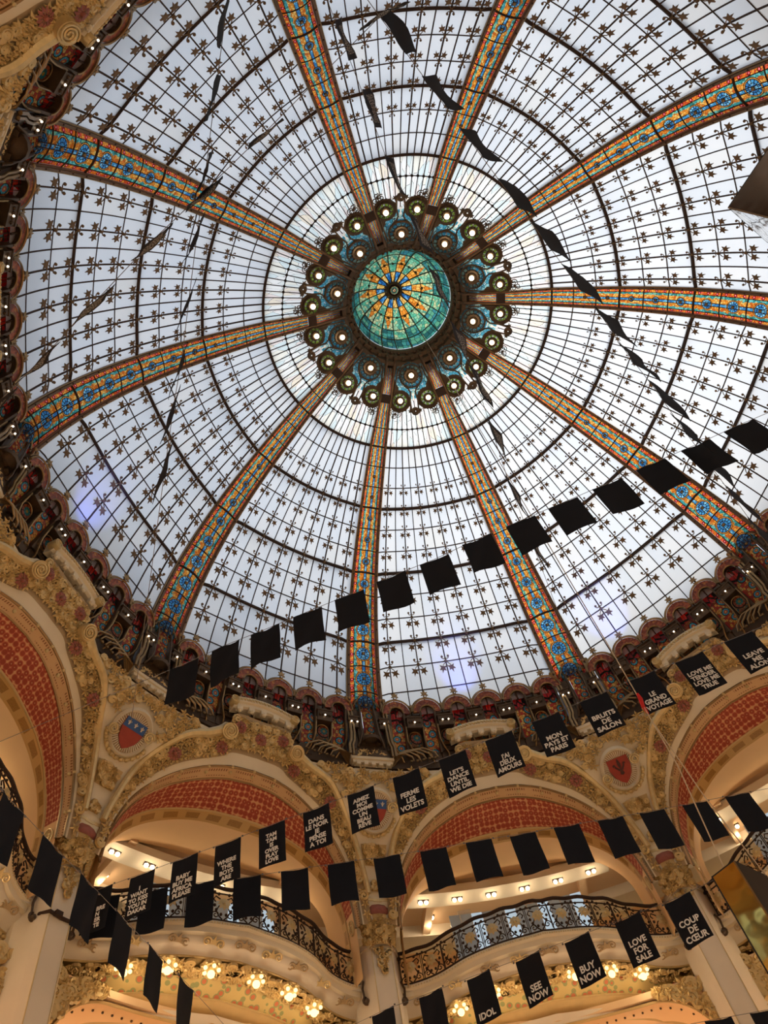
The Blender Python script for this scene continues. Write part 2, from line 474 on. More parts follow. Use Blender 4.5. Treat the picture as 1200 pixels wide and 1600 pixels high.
# dentil band and gold frieze, uv in metres
t = NT('dentil_band'); vec, u, v = t.uv()
tooth = t.gt(t.math('FRACT', t.math('MULTIPLY', u, 15.0)), .5)
grp = t.lt(t.math('FRACT', t.math('MULTIPLY', u, 1.35)), .72)
r1 = t.math('MULTIPLY', t.gt(v, .20), t.lt(v, .38)); r2 = t.math('MULTIPLY', t.gt(v, .70), t.lt(v, .78))
k = t.math('MULTIPLY', t.math('MULTIPLY', tooth, grp), t.math('MAXIMUM', r1, r2))
c = t.mix(k, lin(206, 164, 116), lin(140, 92, 56))
M['dentil'] = t.bsdf(c, .7)
t = NT('gold_frieze'); vec, u, v = t.uv()
g = t.lt(t.math('FRACT', t.math('MULTIPLY', u, 1.7)), .62)
inb = t.math('MULTIPLY', t.gt(v, .28), t.lt(v, .80))
nzz = t.noise(vec, 22.0, 3.0)
blk = t.mix(nzz, lin(120, 76, 30), lin(200, 150, 74))
c = t.mix(t.math('MULTIPLY', g, inb), lin(206, 160, 92), blk)
M['frieze'] = t.bsdf(c, .5, .15)
t = NT('mosaic_flowers'); o = t.obj()
V = t.vor(o, 5.0, 'F1', .6); dd = V.outputs['Distance']
c = t.mix(t.lt(dd, .30), lin(206, 176, 112), lin(196, 112, 74))
c = t.mix(t.math('MULTIPLY', t.gt(dd, .30), t.lt(dd, .42)), c, lin(150, 150, 96))
M['mosaic'] = t.bsdf(c, .7)
t = NT('rose_mosaic'); o = t.obj()
V = t.vor(o, 16.0, 'F1', 1); sp = t.n('ShaderNodeSeparateColor'); t.t.links.new(V.outputs['Color'], sp.inputs[0])
c = t.ramp(sp.outputs[0], [(0, lin(130, 66, 48)), (.4, lin(160, 88, 60)), (.7, lin(112, 56, 44)), (.9, lin(176, 120, 60))], True)
M['rose_mosaic'] = t.bsdf(c, .4)
def mirror(name, rgb, rough):
    t = NT(name); o = t.obj()
    nz = t.noise(o, 1.6, 2.0)
    return t.bsdf(lin(*rgb), rough, 1.0, nz, .12, .06)
M['gold_mirror'] = mirror('gold_mirror', (248, 212, 120), .06)
M['mirror'] = mirror('clear_mirror', (210, 212, 214), .04)
M['smoked'] = mirror('smoked_mirror', (110, 84, 58), .12)
M['display'] = simple('pale_display_glass', (196, 214, 226), .15, 0, .2, 3)
M['banner'] = simple('red_banner', (150, 42, 34), .8, 0, .3, 7)
M['slate'] = simple('ring_wall_grey', (92, 96, 104), .8, 0, .1, 2)
M['wall'] = simple('pale_wall', (222, 204, 176), .8, 0, .05, 1)
M['floor'] = simple('beige_floor', (212, 198, 174), .5, 0, .1, 1)
M['blackbox'] = simple('black_panel', (26, 27, 30), .6, 0, .2, 2)
M['red_ribbon'] = simple('red_ribbon', (190, 36, 34), .7, 0, .15, 8)

# ------------------------------------------------------------------ dome gores
PLACE = {1: 'at the top centre of the photo', 2: 'right of the top centre', 3: 'at the upper right', 4: 'at the right edge, middle height',
         5: 'at the lower right', 6: 'below the crown, right of the bottom rib', 7: 'below the crown, left of the bottom rib',
         8: 'at the lower left', 9: 'at the left edge', 10: 'at the upper left'}      # gore k lies between rib k and rib k+1
TI = [0] + [(0.7 + i) / 11.4 for i in range(11)] + [1]
def S(j, u):
    jj = max(j, 0)
    ph = pi / 10 - math.asin(W(j) / R(j))
    rr = R(j) + .03 * (jj / 9) - 0.23 * (jj / 9) ** 1.2 * max(0.0, sin(pi * u)) ** .55
    a = -ph + 2 * ph * u
    return Vector((rr * cos(a), rr * sin(a), Z(j)))
def Sframe(j, u, off=0.0):
    p = S(j, u)
    d = (S(j + .02, u) - S(j - .02, u)).normalized()
    x = (S(j, min(u + .01, 1)) - S(j, max(u - .01, 0))).normalized()
    n = x.cross(d).normalized()
    if n.dot(Vector((p.x, p.y, p.z + 6))) > 0: n = -n        # towards the hall
    y = n.cross(x).normalized()                                # away from / towards the crown
    if y.dot(d) > 0: pass
    return frame(p + n * off, x, y, n), (1 if y.dot(d) > 0 else -1)

def leaf_shape(s):
    """one five-lobed leaf outline pointing to -y"""
    pts = []
    for i in range(11):
        a = -pi / 2 + (i - 5) * 0.50
        r = s * (1.0 if i % 2 else .50)
        if i in (5,): r = s * 1.15
        if i in (0, 10): r = s * .35
        pts.append((r * cos(a), r * sin(a)))
    return pts
def sprig_mesh():
    b = MB()
    b.ball((0, 0, .02), .055, n=6, k=4)
    for sx in (-1, 1):
        b.tube([(0, -.02, .01), (sx * .04, -.08, .03), (sx * .11, -.15, .04), (sx * .14, -.23, .04)], .014, 4)
        T = Matrix.Translation((sx * .14, -.265, .03)) @ Matrix.Rotation(sx * .22, 4, 'Z') @ Matrix.Diagonal((.82, 1.15, 1, 1))
        b.prism(leaf_shape(.160), 0, .03, T)
        b.tube([(0, .10, .01)] + [(sx * (.02 + .10 * sin(q)), .09 + .06 * (1 - cos(q)) - .02, .02) for q in (.4, 1.0, 1.7, 2.4)], .015, 4)
        b.ball((sx * .105, .165, .02), .045, n=6, k=4)
    return b.mesh('leaf_sprig', M['leaf'])
SPRIG = sprig_mesh()

proto = root('window_1', 'gore of frosted glass panes in dark bars ' + PLACE[1], 'window', rotz(ang(1.5)), 'glass gores of the dome', 'structure')
for j in range(12):
    for i in range(12):
        j2 = j + 1 if j < 11 else 11.9
        u0, u1 = TI[i], TI[i + 1]
        b = MB()
        b.grid(lambda a, c: S(lerp(j, j2, c), lerp(u0, u1, a)), 1, 2)
        b.build('pane', M['pane'], proto)
for i in range(1, 12):
    u = TI[i]
    b = MB()
    pts = []
    for q in range(0, 48):
        F, sg = Sframe(11.9 * q / 47, u, .02)
        pts.append(F.translation)
    b.tube(pts, .026 if i % 2 else .021, 4, up=(1, 0, 0))
    b.build('glazing_bar', M['iron'], proto)
for j in range(0, 12):
    heavy = j % 3 == 0 and j < 10
    b = MB()
    pts = [Sframe(j, q / 28, .0)[0].translation for q in range(29)]
    if heavy:
        b.tube(pts, .06, 4, up=(0, 0, 1))
        pts2 = [Sframe(j, q / 28, -.10)[0].translation for q in range(29)]
        b.tube(pts2, .055, 4, up=(0, 0, 1))
    else: b.tube(pts, .021, 4, up=(0, 0, 1))
    b.build('purlin', M['iron'], proto)
for j in range(2, 11):
    for i in range(1, 12, 2):
        F, sg = Sframe(j, TI[i], .03)
        if sg > 0: F = F @ Matrix.Rotation(pi, 4, 'Z')
        sc = lerp(.62, .98, (j - 2) / 8)
        link('leaf_sprig', SPRIG, proto, F @ Matrix.Scale(sc, 4))
index_kids()
for k in range(2, 11):
    c = copy_tree(proto, rotz(ang(k + .5)), 'gore of frosted glass panes in dark bars ' + PLACE[k])
    c.name = 'window_%d' % k

# ------------------------------------------------------------------ ribs
RIBP = {1: 'running to the top edge, left of centre', 2: 'running to the top edge, right of centre', 3: 'running to the upper right edge',
        4: 'running level to the right edge', 5: 'running down to the lower right edge', 6: 'running down to the red lily shield',
        7: 'running down to the half hidden shield', 8: 'running down to the lion shield',
        9: 'running to the left edge, halfway down', 10: 'running to the upper left edge'}
def RP(j, lat, off=0.0):
    """point on a rib: lateral offset in metres, off = towards the hall"""
    p = Vector((R(j), lat, Z(j)))
    d = Vector((R(j + .05) - R(j - .05), 0, Z(j + .05) - Z(j - .05))).normalized()
    n = Vector((d.z, 0, -d.x))
    if n.x > 0: n = -n
    return p + n * off
rib = root('dome_rib', 'rib of stained glass between brown beams ' + RIBP[1], 'rib', rotz(ang(1)), 'stained glass ribs of the dome')
JS = [-5.2 + 17.0 * q / 54 for q in range(55)]
bw = lambda j: lerp(.055, .135, (j + 5) / 17)
for sg in (-1, 1):
    b = MB()
    def prof(j):
        w, t = W(j), bw(j)
        return [(w, -.06), (w, .05), (w - t * .35, .05), (w - t * .35, .10), (w - t * .75, .10), (w - t * .75, .06), (w - t, .06), (w - t, -.06)]
    vs = [RP(j, sg * l, o) for j in JS for l, o in prof(j)]
    n = 8
    fs = [(i * n + q, i * n + (q + 1) % n, (i + 1) * n + (q + 1) % n, (i + 1) * n + q) for i in range(len(JS) - 1) for q in range(n)]
    b.add(vs, fs); b.build('side_beam', M['beam'], rib, smooth=False)
    b = MB()
    b.tube([RP(j, sg * (W(j) - bw(j) * .12), .055) for j in JS], .016, 4); b.build('gilt_strip', M['brass'], rib)
    b = MB()
    for q in range(1, 24):
        j = -2 + q * .58
        b.ball(RP(j, sg * (W(j) - bw(j) * .55), .10), .026, n=6, k=4)
    s_ = b.build('rivets', M['iron'], rib); s_['kind'] = 'stuff'
def bulge(j): return .12 * max(j + 1, 0) / 11
edges = [(-4.6, -2.95)] + [(-2.45, -1)] + [(q, q + 1) for q in range(-1, 11)] + [(11, 11.75)]
for (ja, jb) in edges:
    b = MB()
    jm = (ja + jb) / 2
    def fn(a, c):
        j = lerp(ja, jb, c); w = W(j) - bw(j) - .004; x = 2 * a - 1
        return RP(j, x * w, bulge(j) * (1 - x * x) - .02)
    b.grid(fn, 6, 3, uvf=lambda a, c: (2 * a - 1, (c if ja >= 0 else c) + int(ja + 10)))
    o = b.build('stained_panel', M['rib_glass'], rib)
    w = W(jm) - bw(jm); ln = hypot(R(jb) - R(ja), Z(jb) - Z(ja))
    ros = 0 if jm < 1 else (.22 if jm < 3 else lerp(.26, .62, min(1, (jm - 3) / 6.5)))
    for nm, val in (('ros', ros), ('asp', ln / w)):
        at = o.data.attributes.new(nm, 'FLOAT', 'POINT')
        at.data.foreach_set('value', [val] * len(o.data.vertices))
    if ros > .2 and jm < 10.6:
        b = MB(); b.ball(RP(jm, 0, bulge(jm)), .04 + .03 * ros, n=8, k=5)
        b.build('boss', M['brass'], rib)
for j in range(-1, 12):
    b = MB()
    b.tube([RP(j, x * (W(j) - bw(j)), bulge(j) * (1 - x * x)) for x in (-1, -.7, -.4, 0, .4, .7, 1)], .035 if j % 3 == 0 else .02, 4)
    b.build('lead_bar', M['iron'], rib)
for x in (-.72, -.12, .12, .72):
    b = MB()
    b.tube([RP(-2.4 + 14 * q / 40, x * (W(-2.4 + 14 * q / 40) - bw(-2.4 + 14 * q / 40)), bulge(-2.4 + 14 * q / 40) * (1 - x * x)) for q in range(41)], .011, 4)
    b.build('lead_came', M['iron'], rib)
b = MB()
b.box((R(-2.7), 0, Z(-2.7) - .05), (.28, 2 * W(-2.7) - .1, .16)); b.build('iron_block', M['iron'], rib)
RIB_PROTO = rib

# ------------------------------------------------------------------ crown: pale glass ring, ironwork, lamps
cw = root('window_11', 'ring sector of pale crown glass and bronze ironwork, crown sector 1', 'window', rotz(ang(1.5)), 'crown glass sectors', 'structure')
CPOS = {1: "at twelve o'clock", 2: "at one o'clock", 3: "at two o'clock", 4: "at half past three", 5: "at half past four",
        6: "at half past five", 7: "at half past six", 8: "at eight o'clock", 9: "at nine o'clock", 10: "at ten o'clock"}
cw['label'] = 'sector of pale leaded crown glass and bronze ironwork ' + CPOS[1] + ' around the cupola'
rows = [(-1, 0), (-2.15, -1), (-3.3, -2.15), (-4.6, -3.3)]
for ja, jb in rows:
    for i in range(12):
        u0, u1 = TI[i], TI[i + 1]
        b = MB()
        b.grid(lambda a, c: S(lerp(ja, jb, c), lerp(u0, u1, a)), 1, 1, uvf=lambda a, c: (i + a + (jb * 1.7), lerp(ja, jb, c) * 1.3 + i * .37))
        b.build('pane', M['crown_glass'], cw)
for i in range(1, 12):
    b = MB(); b.tube([Sframe(-2.6 * q / 8, TI[i], .02)[0].translation for q in range(9)], .018, 4)
    b.build('glazing_bar', M['iron'], cw)
b = MB(); b.tube([Sframe(-1, q / 16, .02)[0].translation for q in range(17)], .022, 4, up=(0, 0, 1)); b.build('purlin', M['iron'], cw)
b = MB()
for i in range(12):                    # rounded heads of the panes along the purlin
    for q in (.0, 1.0):
        b.ball(Sframe(-1, lerp(TI[i], TI[i + 1], q), .02)[0].translation, .05, n=6, k=4)
s_ = b.build('pane_heads', M['iron'], cw); s_['kind'] = 'stuff'
OL = [(3.264, .252), (3.264, -.252)]; ILp = (2.478, 0.0)
def j_of_r(r):
    lo, hi = -5.0, 1.0
    for _ in range(40):
        m = (lo + hi) / 2
        if R(m) < r: lo = m
        else: hi = m
    return lo
def uofphi(j, phi):
    ph = pi / 10 - math.asin(W(j) / R(j))
    return (phi * STEP + ph) / (2 * ph)
jo, ji, jc = j_of_r(3.264), j_of_r(2.478), j_of_r(3.617)
Po = [S(jo, uofphi(jo, .252)), S(jo, uofphi(jo, -.252))]; Pi = S(ji, .5); Pc = S(jc, .5)
bz, rb, pl = MB(), MB(), MB()
nu, nv = 64, 72
for i in range(nu):
    for k in range(nv):
        u0, u1 = i / nu, (i + 1) / nu; j0, j1 = lerp(-5.0, -1.7, k / nv), lerp(-5.0, -1.7, (k + 1) / nv)
        c = S((j0 + j1) / 2, (u0 + u1) / 2)
        do = min((c - p).length for p in Po); di = (c - Pi).length
        side = abs((u0 + u1) / 2 - .5)
        jm = (j0 + j1) / 2
        blue = (.40 < do < .50 and jm < jo - .1 and side < .36) or (.50 < di < .60 and jm > ji - .7)
        bronze = .27 < do < .40 or jm < -4.45 or (side > .30 and jm < -2.2 - (0.5 - side) * 2.2) or (jm < ji - .2)
        bl2 = .40 <= di <= .48
        if di < .37 or do < .27: continue
        tgt = None
        if blue and do >= .40: tgt = rb
        elif bl2 and not do < .40: tgt = rb
        elif bronze: tgt = bz
        if tgt is None: continue
        q = [Sframe(a, b_, .05)[0].translation for a, b_ in ((j0, u0), (j0, u1), (j1, u1), (j1, u0))]
        tgt.add(q, [(0, 1, 2, 3)])
bz.build('bronze_plate', M['bronze'], cw, smooth=False)
rb.build('blue_ribbon', M['ribbon_glass'], cw, smooth=False)
# leading around the petals, scrolls and cup
def onS(pts, off=.07): return [Sframe(j, u, off)[0].translation for j, u in pts]
for sg in (-1, 1):
    b = MB()
    b.tube(onS([(jc + .05, .5 + sg * .07), (-2.6, .5 + sg * .085), (-3.1, .5 + sg * .06), (-3.3, .5 + sg * .10), (-3.5, .5 + sg * .2), (-3.9, .5 + sg * .27), (-4.3, .5 + sg * .3)]), .03, 5)
    b.build('iron_stem', M['bronze'], cw)
    b = MB()
    b.tube(onS([(-2.05, .5 + sg * .36), (-2.3, .5 + sg * .42), (-2.9, .5 + sg * .46), (-3.8, .5 + sg * .44), (-4.6, .5 + sg * .40)]), .028, 5)
    b.build('iron_stem', M['bronze'], cw)
    F, s2 = Sframe(-1.85, .5 + sg * .40, .06)
    b = MB()
    for (cx, cy, r0, d) in ((-.10, .02, .13, 1), (.10, .05, .12, -1), (0.0, .2, .11, 1), (.03, -.1, .09, -1)):
        b.tube(spiral(1.5, r0, .03, 16, cx * sg, cy * -s2, 1.0, d), .018, 4, F)
    b.ball((0, 0, 0), .05, F, n=6, k=4)
    b.build('iron_scroll', M['bronze'], cw)
F, s2 = Sframe(jc, .5, .08)
b = MB(); b.lathe([(.14, 0), (.15, .05), (.11, .09), (.02, .06)], 14, F)
for sx in (-1, 1): b.prism(leaf_shape(.10), 0, .03, F @ Matrix.Translation((sx * .17, -.02 * s2, 0)) @ Matrix.Rotation(sx * 1.2, 4, 'Z'))
b.build('iron_cup', M['bronze'], cw)
index_kids()
for k in range(2, 11):
    c = copy_tree(cw, rotz(ang(k + .5)), 'sector of pale leaded crown glass and bronze ironwork ' + CPOS[k] + ' around the cupola')
    c.name = 'window_%d' % (10 + k)
# lamps
def lamp(kind, label):
    big = kind == 'blue'
    o = root('crown_lamp', label, 'lamp', None, 'lamps around the crown')
    rr = .43 if big else .29
    b = MB(); b.lathe([(rr, -.02), (rr, .04), (rr * .9, .06), (rr * .86, .03)], 20); b.lathe([(rr * .62, .03), (rr * .55, .08), (.16, .06), (.12, .10), (.01, .11)], 20)
    b.build('dish', M['bronze'], o)
    n = 10 if not big else 14
    b = MB()
    for q in range(n):
        T = Matrix.Rotation(2 * pi * q / n, 4, 'Z')
        w = rr * (.22 if not big else .17)
        b.prism([(rr * .62, -w * .6), (rr * .86, -w), (rr * .86, w), (rr * .62, w * .6)], .035, .05, T)
    b.build('glass_petals', M['ribbon_glass'] if big else M['petal_glass'], o)
    b = MB()
    for q in range(n):
        T = Matrix.Rotation(2 * pi * (q + .5) / n, 4, 'Z')
        b.box((rr * .74, 0, .05), (rr * .28, .018, .03), T)
        b.ball((rr * .60, 0, .08), .035 if big else .022, T, n=5, k=4)
    tag(b.build('spokes', M['bronze'], o), kind='stuff')
    b = MB(); b.ball((0, 0, .15), .085, n=12, k=8); b.build('bulb', M['bulb'], o)
    return o
protos = {'blue': lamp('blue', ''), 'green': lamp('green', '')}
index_kids()
first = {'blue': True, 'green': True}
for k in range(1, 11):
    for kind, j, u, txt in (('blue', ji, .5, 'crown lamp in a blue glass ring next to the cupola, ' + CPOS[k]),
                            ('green', jo, uofphi(jo, .252), 'green petalled crown lamp, clockwise one of the pair ' + CPOS[k]),
                            ('green', jo, uofphi(jo, -.252), 'green petalled crown lamp, anticlockwise one of the pair ' + CPOS[k])):
        F = rotz(ang(k + .5)) @ Sframe(j, u, .07)[0]
        if first[kind]: first[kind] = False; o = protos[kind]; o.matrix_local = F
        else: o = copy_tree(protos[kind], F)
        o['label'] = txt
# ------------------------------------------------------------------ cupola
cu = root('window_21', 'small turquoise and orange stained glass cupola at the centre of the dome', 'cupola', None, None, 'structure')
def CU(r, a):
    return Vector((r * cos(a), r * sin(a), 6.45 + 1.85 * sqrt(max(0, 1 - (r / 1.764) ** 2))))
rings = [(1.76, 1.60), (1.60, 1.36), (1.36, .98), (.98, .66), (.66, .26)]
pal = [('teal_glass', 'teal_glass'), ('teal_glass', 'green_glass'), ('orange_glass', 'green_glass'), ('orange_glass', 'green_glass'), ('blue_glass', 'amber_glass')]
for ri, (ra, rbb) in enumerate(rings):
    for q in range(20):
        b = MB()
        a0_ = 2 * pi * (q - .5) / 20 + A0; a1_ = a0_ + 2 * pi / 20
        odd = q % 2
        if ri == 2 and not odd:      # star points
            am = (a0_ + a1_) / 2
            b.add([CU(ra, am), CU(rbb, a0_), CU(rbb, a1_)], [(0, 1, 2)], 0, None, [[(.5, 1), (0, 0), (1, 0)]])
            b.build('pane', M['orange_glass'], cu)
            b = MB()
            b.add([CU(ra, am), CU(rbb, a0_), CU(ra, a0_), CU(ra, a1_), CU(rbb, a1_)], [(0, 1, 2), (0, 3, 4)], 0, None, [[(.5, 1), (0, 0), (0, 1)], [(.5, 1), (1, 1), (1, 0)]])
            b.build('pane', M['green_glass'], cu)
            continue
        b.grid(lambda a, c: CU(lerp(ra, rbb, c), lerp(a0_, a1_, a)), 3, 2, uvf=lambda a, c: (a * 1.0 + q, c * 1.0 + ri))
        b.build('pane', M[pal[ri][odd]], cu)
for q in range(20):
    a = 2 * pi * (q - .5) / 20 + A0
    b = MB(); b.tube([CU(lerp(1.78, .25, i / 10), a) - Vector((0, 0, .02)) for i in range(11)], .028 if q % 2 else .02, 4)
    b.build('cupola_rib', M['bronze'], cu)
    if q % 2 == 0:
        b = MB(); c_ = CU(1.0, a + pi / 20) - Vector((0, 0, .03)); b.ball(c_, .06, n=6, k=4)
        b.ball(CU(.98, a - pi / 20) - Vector((0, 0, .03)), .05, n=6, k=4)
        b.build('iron_flower', M['bronze'], cu)
for r_ in (1.60, 1.36, .98, .66):
    b = MB(); b.tube([CU(r_, 2 * pi * i / 40) - Vector((0, 0, .02)) for i in range(40)], .018, 4, closed=True); b.build('ring_bar', M['bronze'], cu)
b = MB(); b.lathe([(.17, 8.18), (.30, 8.22), (.31, 8.12), (.24, 8.07), (.20, 8.10)], 24)
for q in range(20): b.ball((.34 * cos(q * pi / 10), .34 * sin(q * pi / 10), 8.14), .04, n=6, k=4)
b.build('boss_ring', M['bronze'], cu)
b = MB(); b.ball((0, 0, 8.16), .19, n=16, k=10); b.build('mirror_ball', M['mirror'], cu)
b = MB(); b.lathe([(2.16, 5.72), (2.02, 5.78), (1.98, 5.95), (1.86, 6.0), (1.84, 6.25), (1.76, 6.3), (1.76, 6.52), (1.95, 6.55), (2.6, 6.5), (2.9, 6.1), (2.7, 5.75)], 60)
for q in range(40):
    a = 2 * pi * q / 40
    b.box((1.93, 0, 5.92), (.10, .10, .16), rotz(a)); b.ball((1.80, 0, 6.14), .06, rotz(a + .08), n=6, k=4)
b.build('drum', M['bronze'], cu)
for k in range(1, 11):
    b = MB()
    a = ang(k)
    for s_ in (-1, 1):
        b.tube([(2.5, s_ * .16, Z(-4.1) - .06), (2.25, s_ * .17, 5.62), (2.02, s_ * .17, 5.75), (1.86, s_ * .16, 6.1), (1.80, s_ * .12, 6.4)], .045, 6, rotz(a))
    b.build('bracket', M['brass'] if k % 1 else M['bronze'], cu)

# ------------------------------------------------------------------ little arcade at the foot of each gore
BAYP = {5: 'at the lower right', 6: 'right of the middle column', 7: 'left of the middle column', 8: 'above the left column', 9: 'at the left edge', 10: 'in the top left corner', 4: 'beyond the right edge'}
BAYS = [6, 7, 8, 5, 9, 10, 4]
arc = root('gallery_arcade', 'arcade of six red-headed niches and stained glass under the gore ' + BAYP[6], 'arcade', rotz(ang(6.5)), 'niche arcades round the dome foot')
def phi_of_u(j, u):
    ph = (pi / 10 - math.asin(W(j) / R(j))) / STEP
    return -ph + 2 * ph * u
RA, ZS = 10.56, -2.68          # front of the arcade, springing height
def RAf(ph): return 10.69 - .20 * cos(ph / .5 * pi / 2 * .94)
cent = [phi_of_u(11, TI[i]) for i in range(1, 12, 2)]
pit = (cent[1] - cent[0]) * STEP * RA
ro = pit / 2 - .035
def half_ring(r0, r1, n=12):
    return [(r1 * cos(pi * i / n), r1 * sin(pi * i / n)) for i in range(n + 1)] + [(r0 * cos(pi * i / n), r0 * sin(pi * i / n)) for i in range(n, -1, -1)]
UPR = Matrix(((1, 0, 0, 0), (0, 0, 1, 0), (0, 1, 0, 0), (0, 0, 0, 1)))     # local xy polygon -> x, z plane, extrude along y (outward)
def fan(b, n, r0, r1, y0, y1, T, mi=0):
    for i in range(n):
        a, c = pi * i / n, pi * (i + 1) / n
        b.prism([(r0 * cos(a), r0 * sin(a)), (r1 * cos(a), r1 * sin(a)), (r1 * cos(c), r1 * sin(c)), (r0 * cos(c), r0 * sin(c))], y0, y1, T, mi)
pm = {}
for ci, ph in enumerate(cent):
    T = niche(ph, RAf(ph), ZS) @ Matrix.Rotation(.29, 4, 'X')
    P = T @ UPR
    b = MB(); fan(b, 12, .22, ro - .02, .03, .12, P); b.build('arch_band', M['rose_mosaic'], arc)
    b = MB()
    b.tube([P @ Vector((ro * cos(pi * i / 16), ro * sin(pi * i / 16), 0)) for i in range(17)], .028, 5)
    b.tube([P @ Vector(((ro + .05) * cos(pi * (i + 1) / 18), (ro + .06) * sin(pi * (i + 1) / 18), .06)) for i in range(17)], .02, 5)
    b.build('outer_rim', M['brass'], arc)
    b = MB(); b.tube([P @ Vector((.22 * cos(pi * i / 12), .22 * sin(pi * i / 12), 0.01)) for i in range(13)], .024, 5)
    b.build('inner_rim', M['brass'], arc)
    # red lunette under a deep reveal
    b = MB()
    poly = [(.205 * cos(pi * i / 10), .205 * sin(pi * i / 10)) for i in range(11)] + [(-.205, -.36), (.205, -.36)]
    b.prism(poly, .17, .19, P); b.build('red_pane', M['red_glass'], arc)
    b = MB()
    b.grid(lambda a, c: P @ Vector((.215 * cos(pi * a), .215 * sin(pi * a), lerp(.02, .24, c))), 12, 1); b.build('reveal', M['bronze'], arc)
    b = MB()
    for x in (-.09, 0, .09): b.tube([P @ Vector((x, -.34, .155)), P @ Vector((x, .18, .155))], .008, 4)
    b.build('lead_came', M['iron'], arc)
    # tall stained panel
    b = MB()
    def fn(a, c):
        x = (2 * a - 1) * .205; z = lerp(-1.36, -.42, c)
        if c > .99: z += .11 * sqrt(max(0, 1 - (2 * a - 1) ** 2))
        return T @ Vector((x, .10 + .06 * (1 - c), z))
    b.grid(fn, 6, 3, uvf=lambda a, c: ((2 * a - 1) * .19, lerp(-1.36, -.42, c) + ci * .37))
    b.build('stained_panel', M['gallery_glass'], arc)
    # jambs and gilded tubes
    for sx in (-1, 1):
        b = MB(); b.box((sx * .225, .13, -.72), (.06, .26, 1.40), T); b.build('jamb', M['bronze'], arc)
        b = MB()
        bend = (ci - 2.5) * .10
        b.tube([T @ Vector(p) for p in ((sx * .235, -.03, -.50), (sx * .235, -.05, -1.0), (sx * .25 + bend * .3, -.04, -1.2), (sx * .27 + bend, .0, -1.45), (sx * .25 + bend * 1.5, .12, -1.7))], .027, 6)
        b.build('gilt_tube', M['brass'], arc)
    b = MB()
    b.box((0, .20, -1.52), (.44, .2, .32), T); b.build('apron', M['bronze'], arc)
    # finial on the crown of the arch
    b = MB()
    b.tube([P @ Vector(p) for p in spiral(1.0, .05, .05, 10, 0, ro + .09, -pi / 2)], .018, 5)
    b.prism(leaf_shape(.13), .0, .04, P @ Matrix.Translation((0, ro + .18, .02)) @ Matrix.Rotation(pi, 4, 'Z'))
    b.build('finial', M['brass'], arc)
# piers, lamp boxes, medallions between the niches
mids = [(cent[i] + cent[i + 1]) / 2 for i in range(5)] + [cent[0] - (cent[1] - cent[0]) * .47, cent[5] + (cent[1] - cent[0]) * .47]
for mi, ph in enumerate(mids):
    T = niche(ph, RAf(ph), ZS) @ Matrix.Rotation(.29, 4, 'X'); P = T @ UPR
    edge = mi >= 5
    w = .44 if not edge else .26
    b = MB()
    b.box((0, .20, -.70), (w + .05, .1, 1.70), T)
    b.build('pier', M['bronze'], arc)
    b = MB()
    b.box((0, .02, -.42), (w, .26, .30), T); b.box((0, .02, -.25), (w + .06, .3, .04), T); b.box((0, .02, -.59), (w + .04, .28, .04), T)
    for q in range(4):
        b.ball((-.15 + .1 * q, -.12, -.42), .045, T, n=6, k=4)
        b.tube([T @ (UPR @ Vector((-.15 + .1 * q, -.10, 0)) + Vector((x * .8, -.12, z_ * .8 + -.34))) for x, z_, _ in spiral(1.2, .055, .015, 8)], .01, 4)
    LB = b.build('lamp_box', M['bronze'], arc)
    for x in ((-.09, .09) if mi % 2 else (.0,)):
        b = MB(); b.ball((x, -.15, -.44), .024, T, n=8, k=6); b.build('star_bulb', M['star'], LB)
    if not edge:
        b = MB()
        poly = [(.19 * cos(pi * i / 10), -.83 + .19 * sin(pi * i / 10)) for i in range(11)] + [(-.19, -1.14), (.19, -1.14)]
        b.add([P @ Vector((x, y, .10)) for x, y in poly], [tuple(range(len(poly)))], 0, None, [[(x, y + 1.10) for x, y in poly]])
        b.build('medallion_panel', M['medallion_glass'], arc, smooth=False)
        b = MB(); b.tube([P @ Vector((x, y, .09)) for x, y in poly], .016, 5, closed=True); b.build('medallion_rim', M['brass'], arc)
        b = MB(); b.prism(leaf_shape(.085), 0, .03, P @ Matrix.Translation((0, ro * .42, 0)) @ Matrix.Rotation(pi, 4, 'Z'))
        b.tube([P @ Vector((0, .0, .0)), P @ Vector((0, ro * .4, 0))], .025, 5)
        b.build('bud', M['brass'], arc)
    b = MB()
    for q in range(4): b.ball((-.13 + .087 * q, .06, -1.26), .03, T, n=6, k=4)
    b.box((0, .14, -1.29), (w + .06, .16, .14), T); b.box((0, .22, -1.5), (w + .08, .2, .34), T)
    b.build('plinth', M['bronze'], arc)
# scroll fans next to the blocks
for sg in (-1, 1):
    for q in range(5):
        b = MB()
        a0_ = .40 - .02 * q
        pts = [cyl(sg * (.425 - .004 * q), 11.1 + .02 * q, -4.30 - .03 * q), cyl(sg * (.40 - .012 * q), 10.92, -4.16 + .05 * q), cyl(sg * (.355 - .022 * q), 10.86, -4.12 + .05 * q),
               cyl(sg * (.325 - .026 * q), 10.87, -4.25 + .04 * q), cyl(sg * (.318 - .027 * q), 10.92, -4.36 + .03 * q), cyl(sg * (.33 - .027 * q), 10.93, -4.37 + .03 * q)]
        b.tube(pts, .03, 6); b.ball(pts[-1], .045, n=6, k=4)
        b.build('scroll_tube', M['brass'], arc)
b = MB()
b.grid(lambda a, c: cyl(lerp(-.5, .5, a), lerp(11.16, 11.10, c), lerp(-4.72, -4.0, c)), 24, 1)
b.grid(lambda a, c: cyl(lerp(-.5, .5, a), lerp(11.10, 11.4, c), -4.0), 24, 1)
b.build('ledge', M['bronze'], arc)
ARC_PROTO = arc

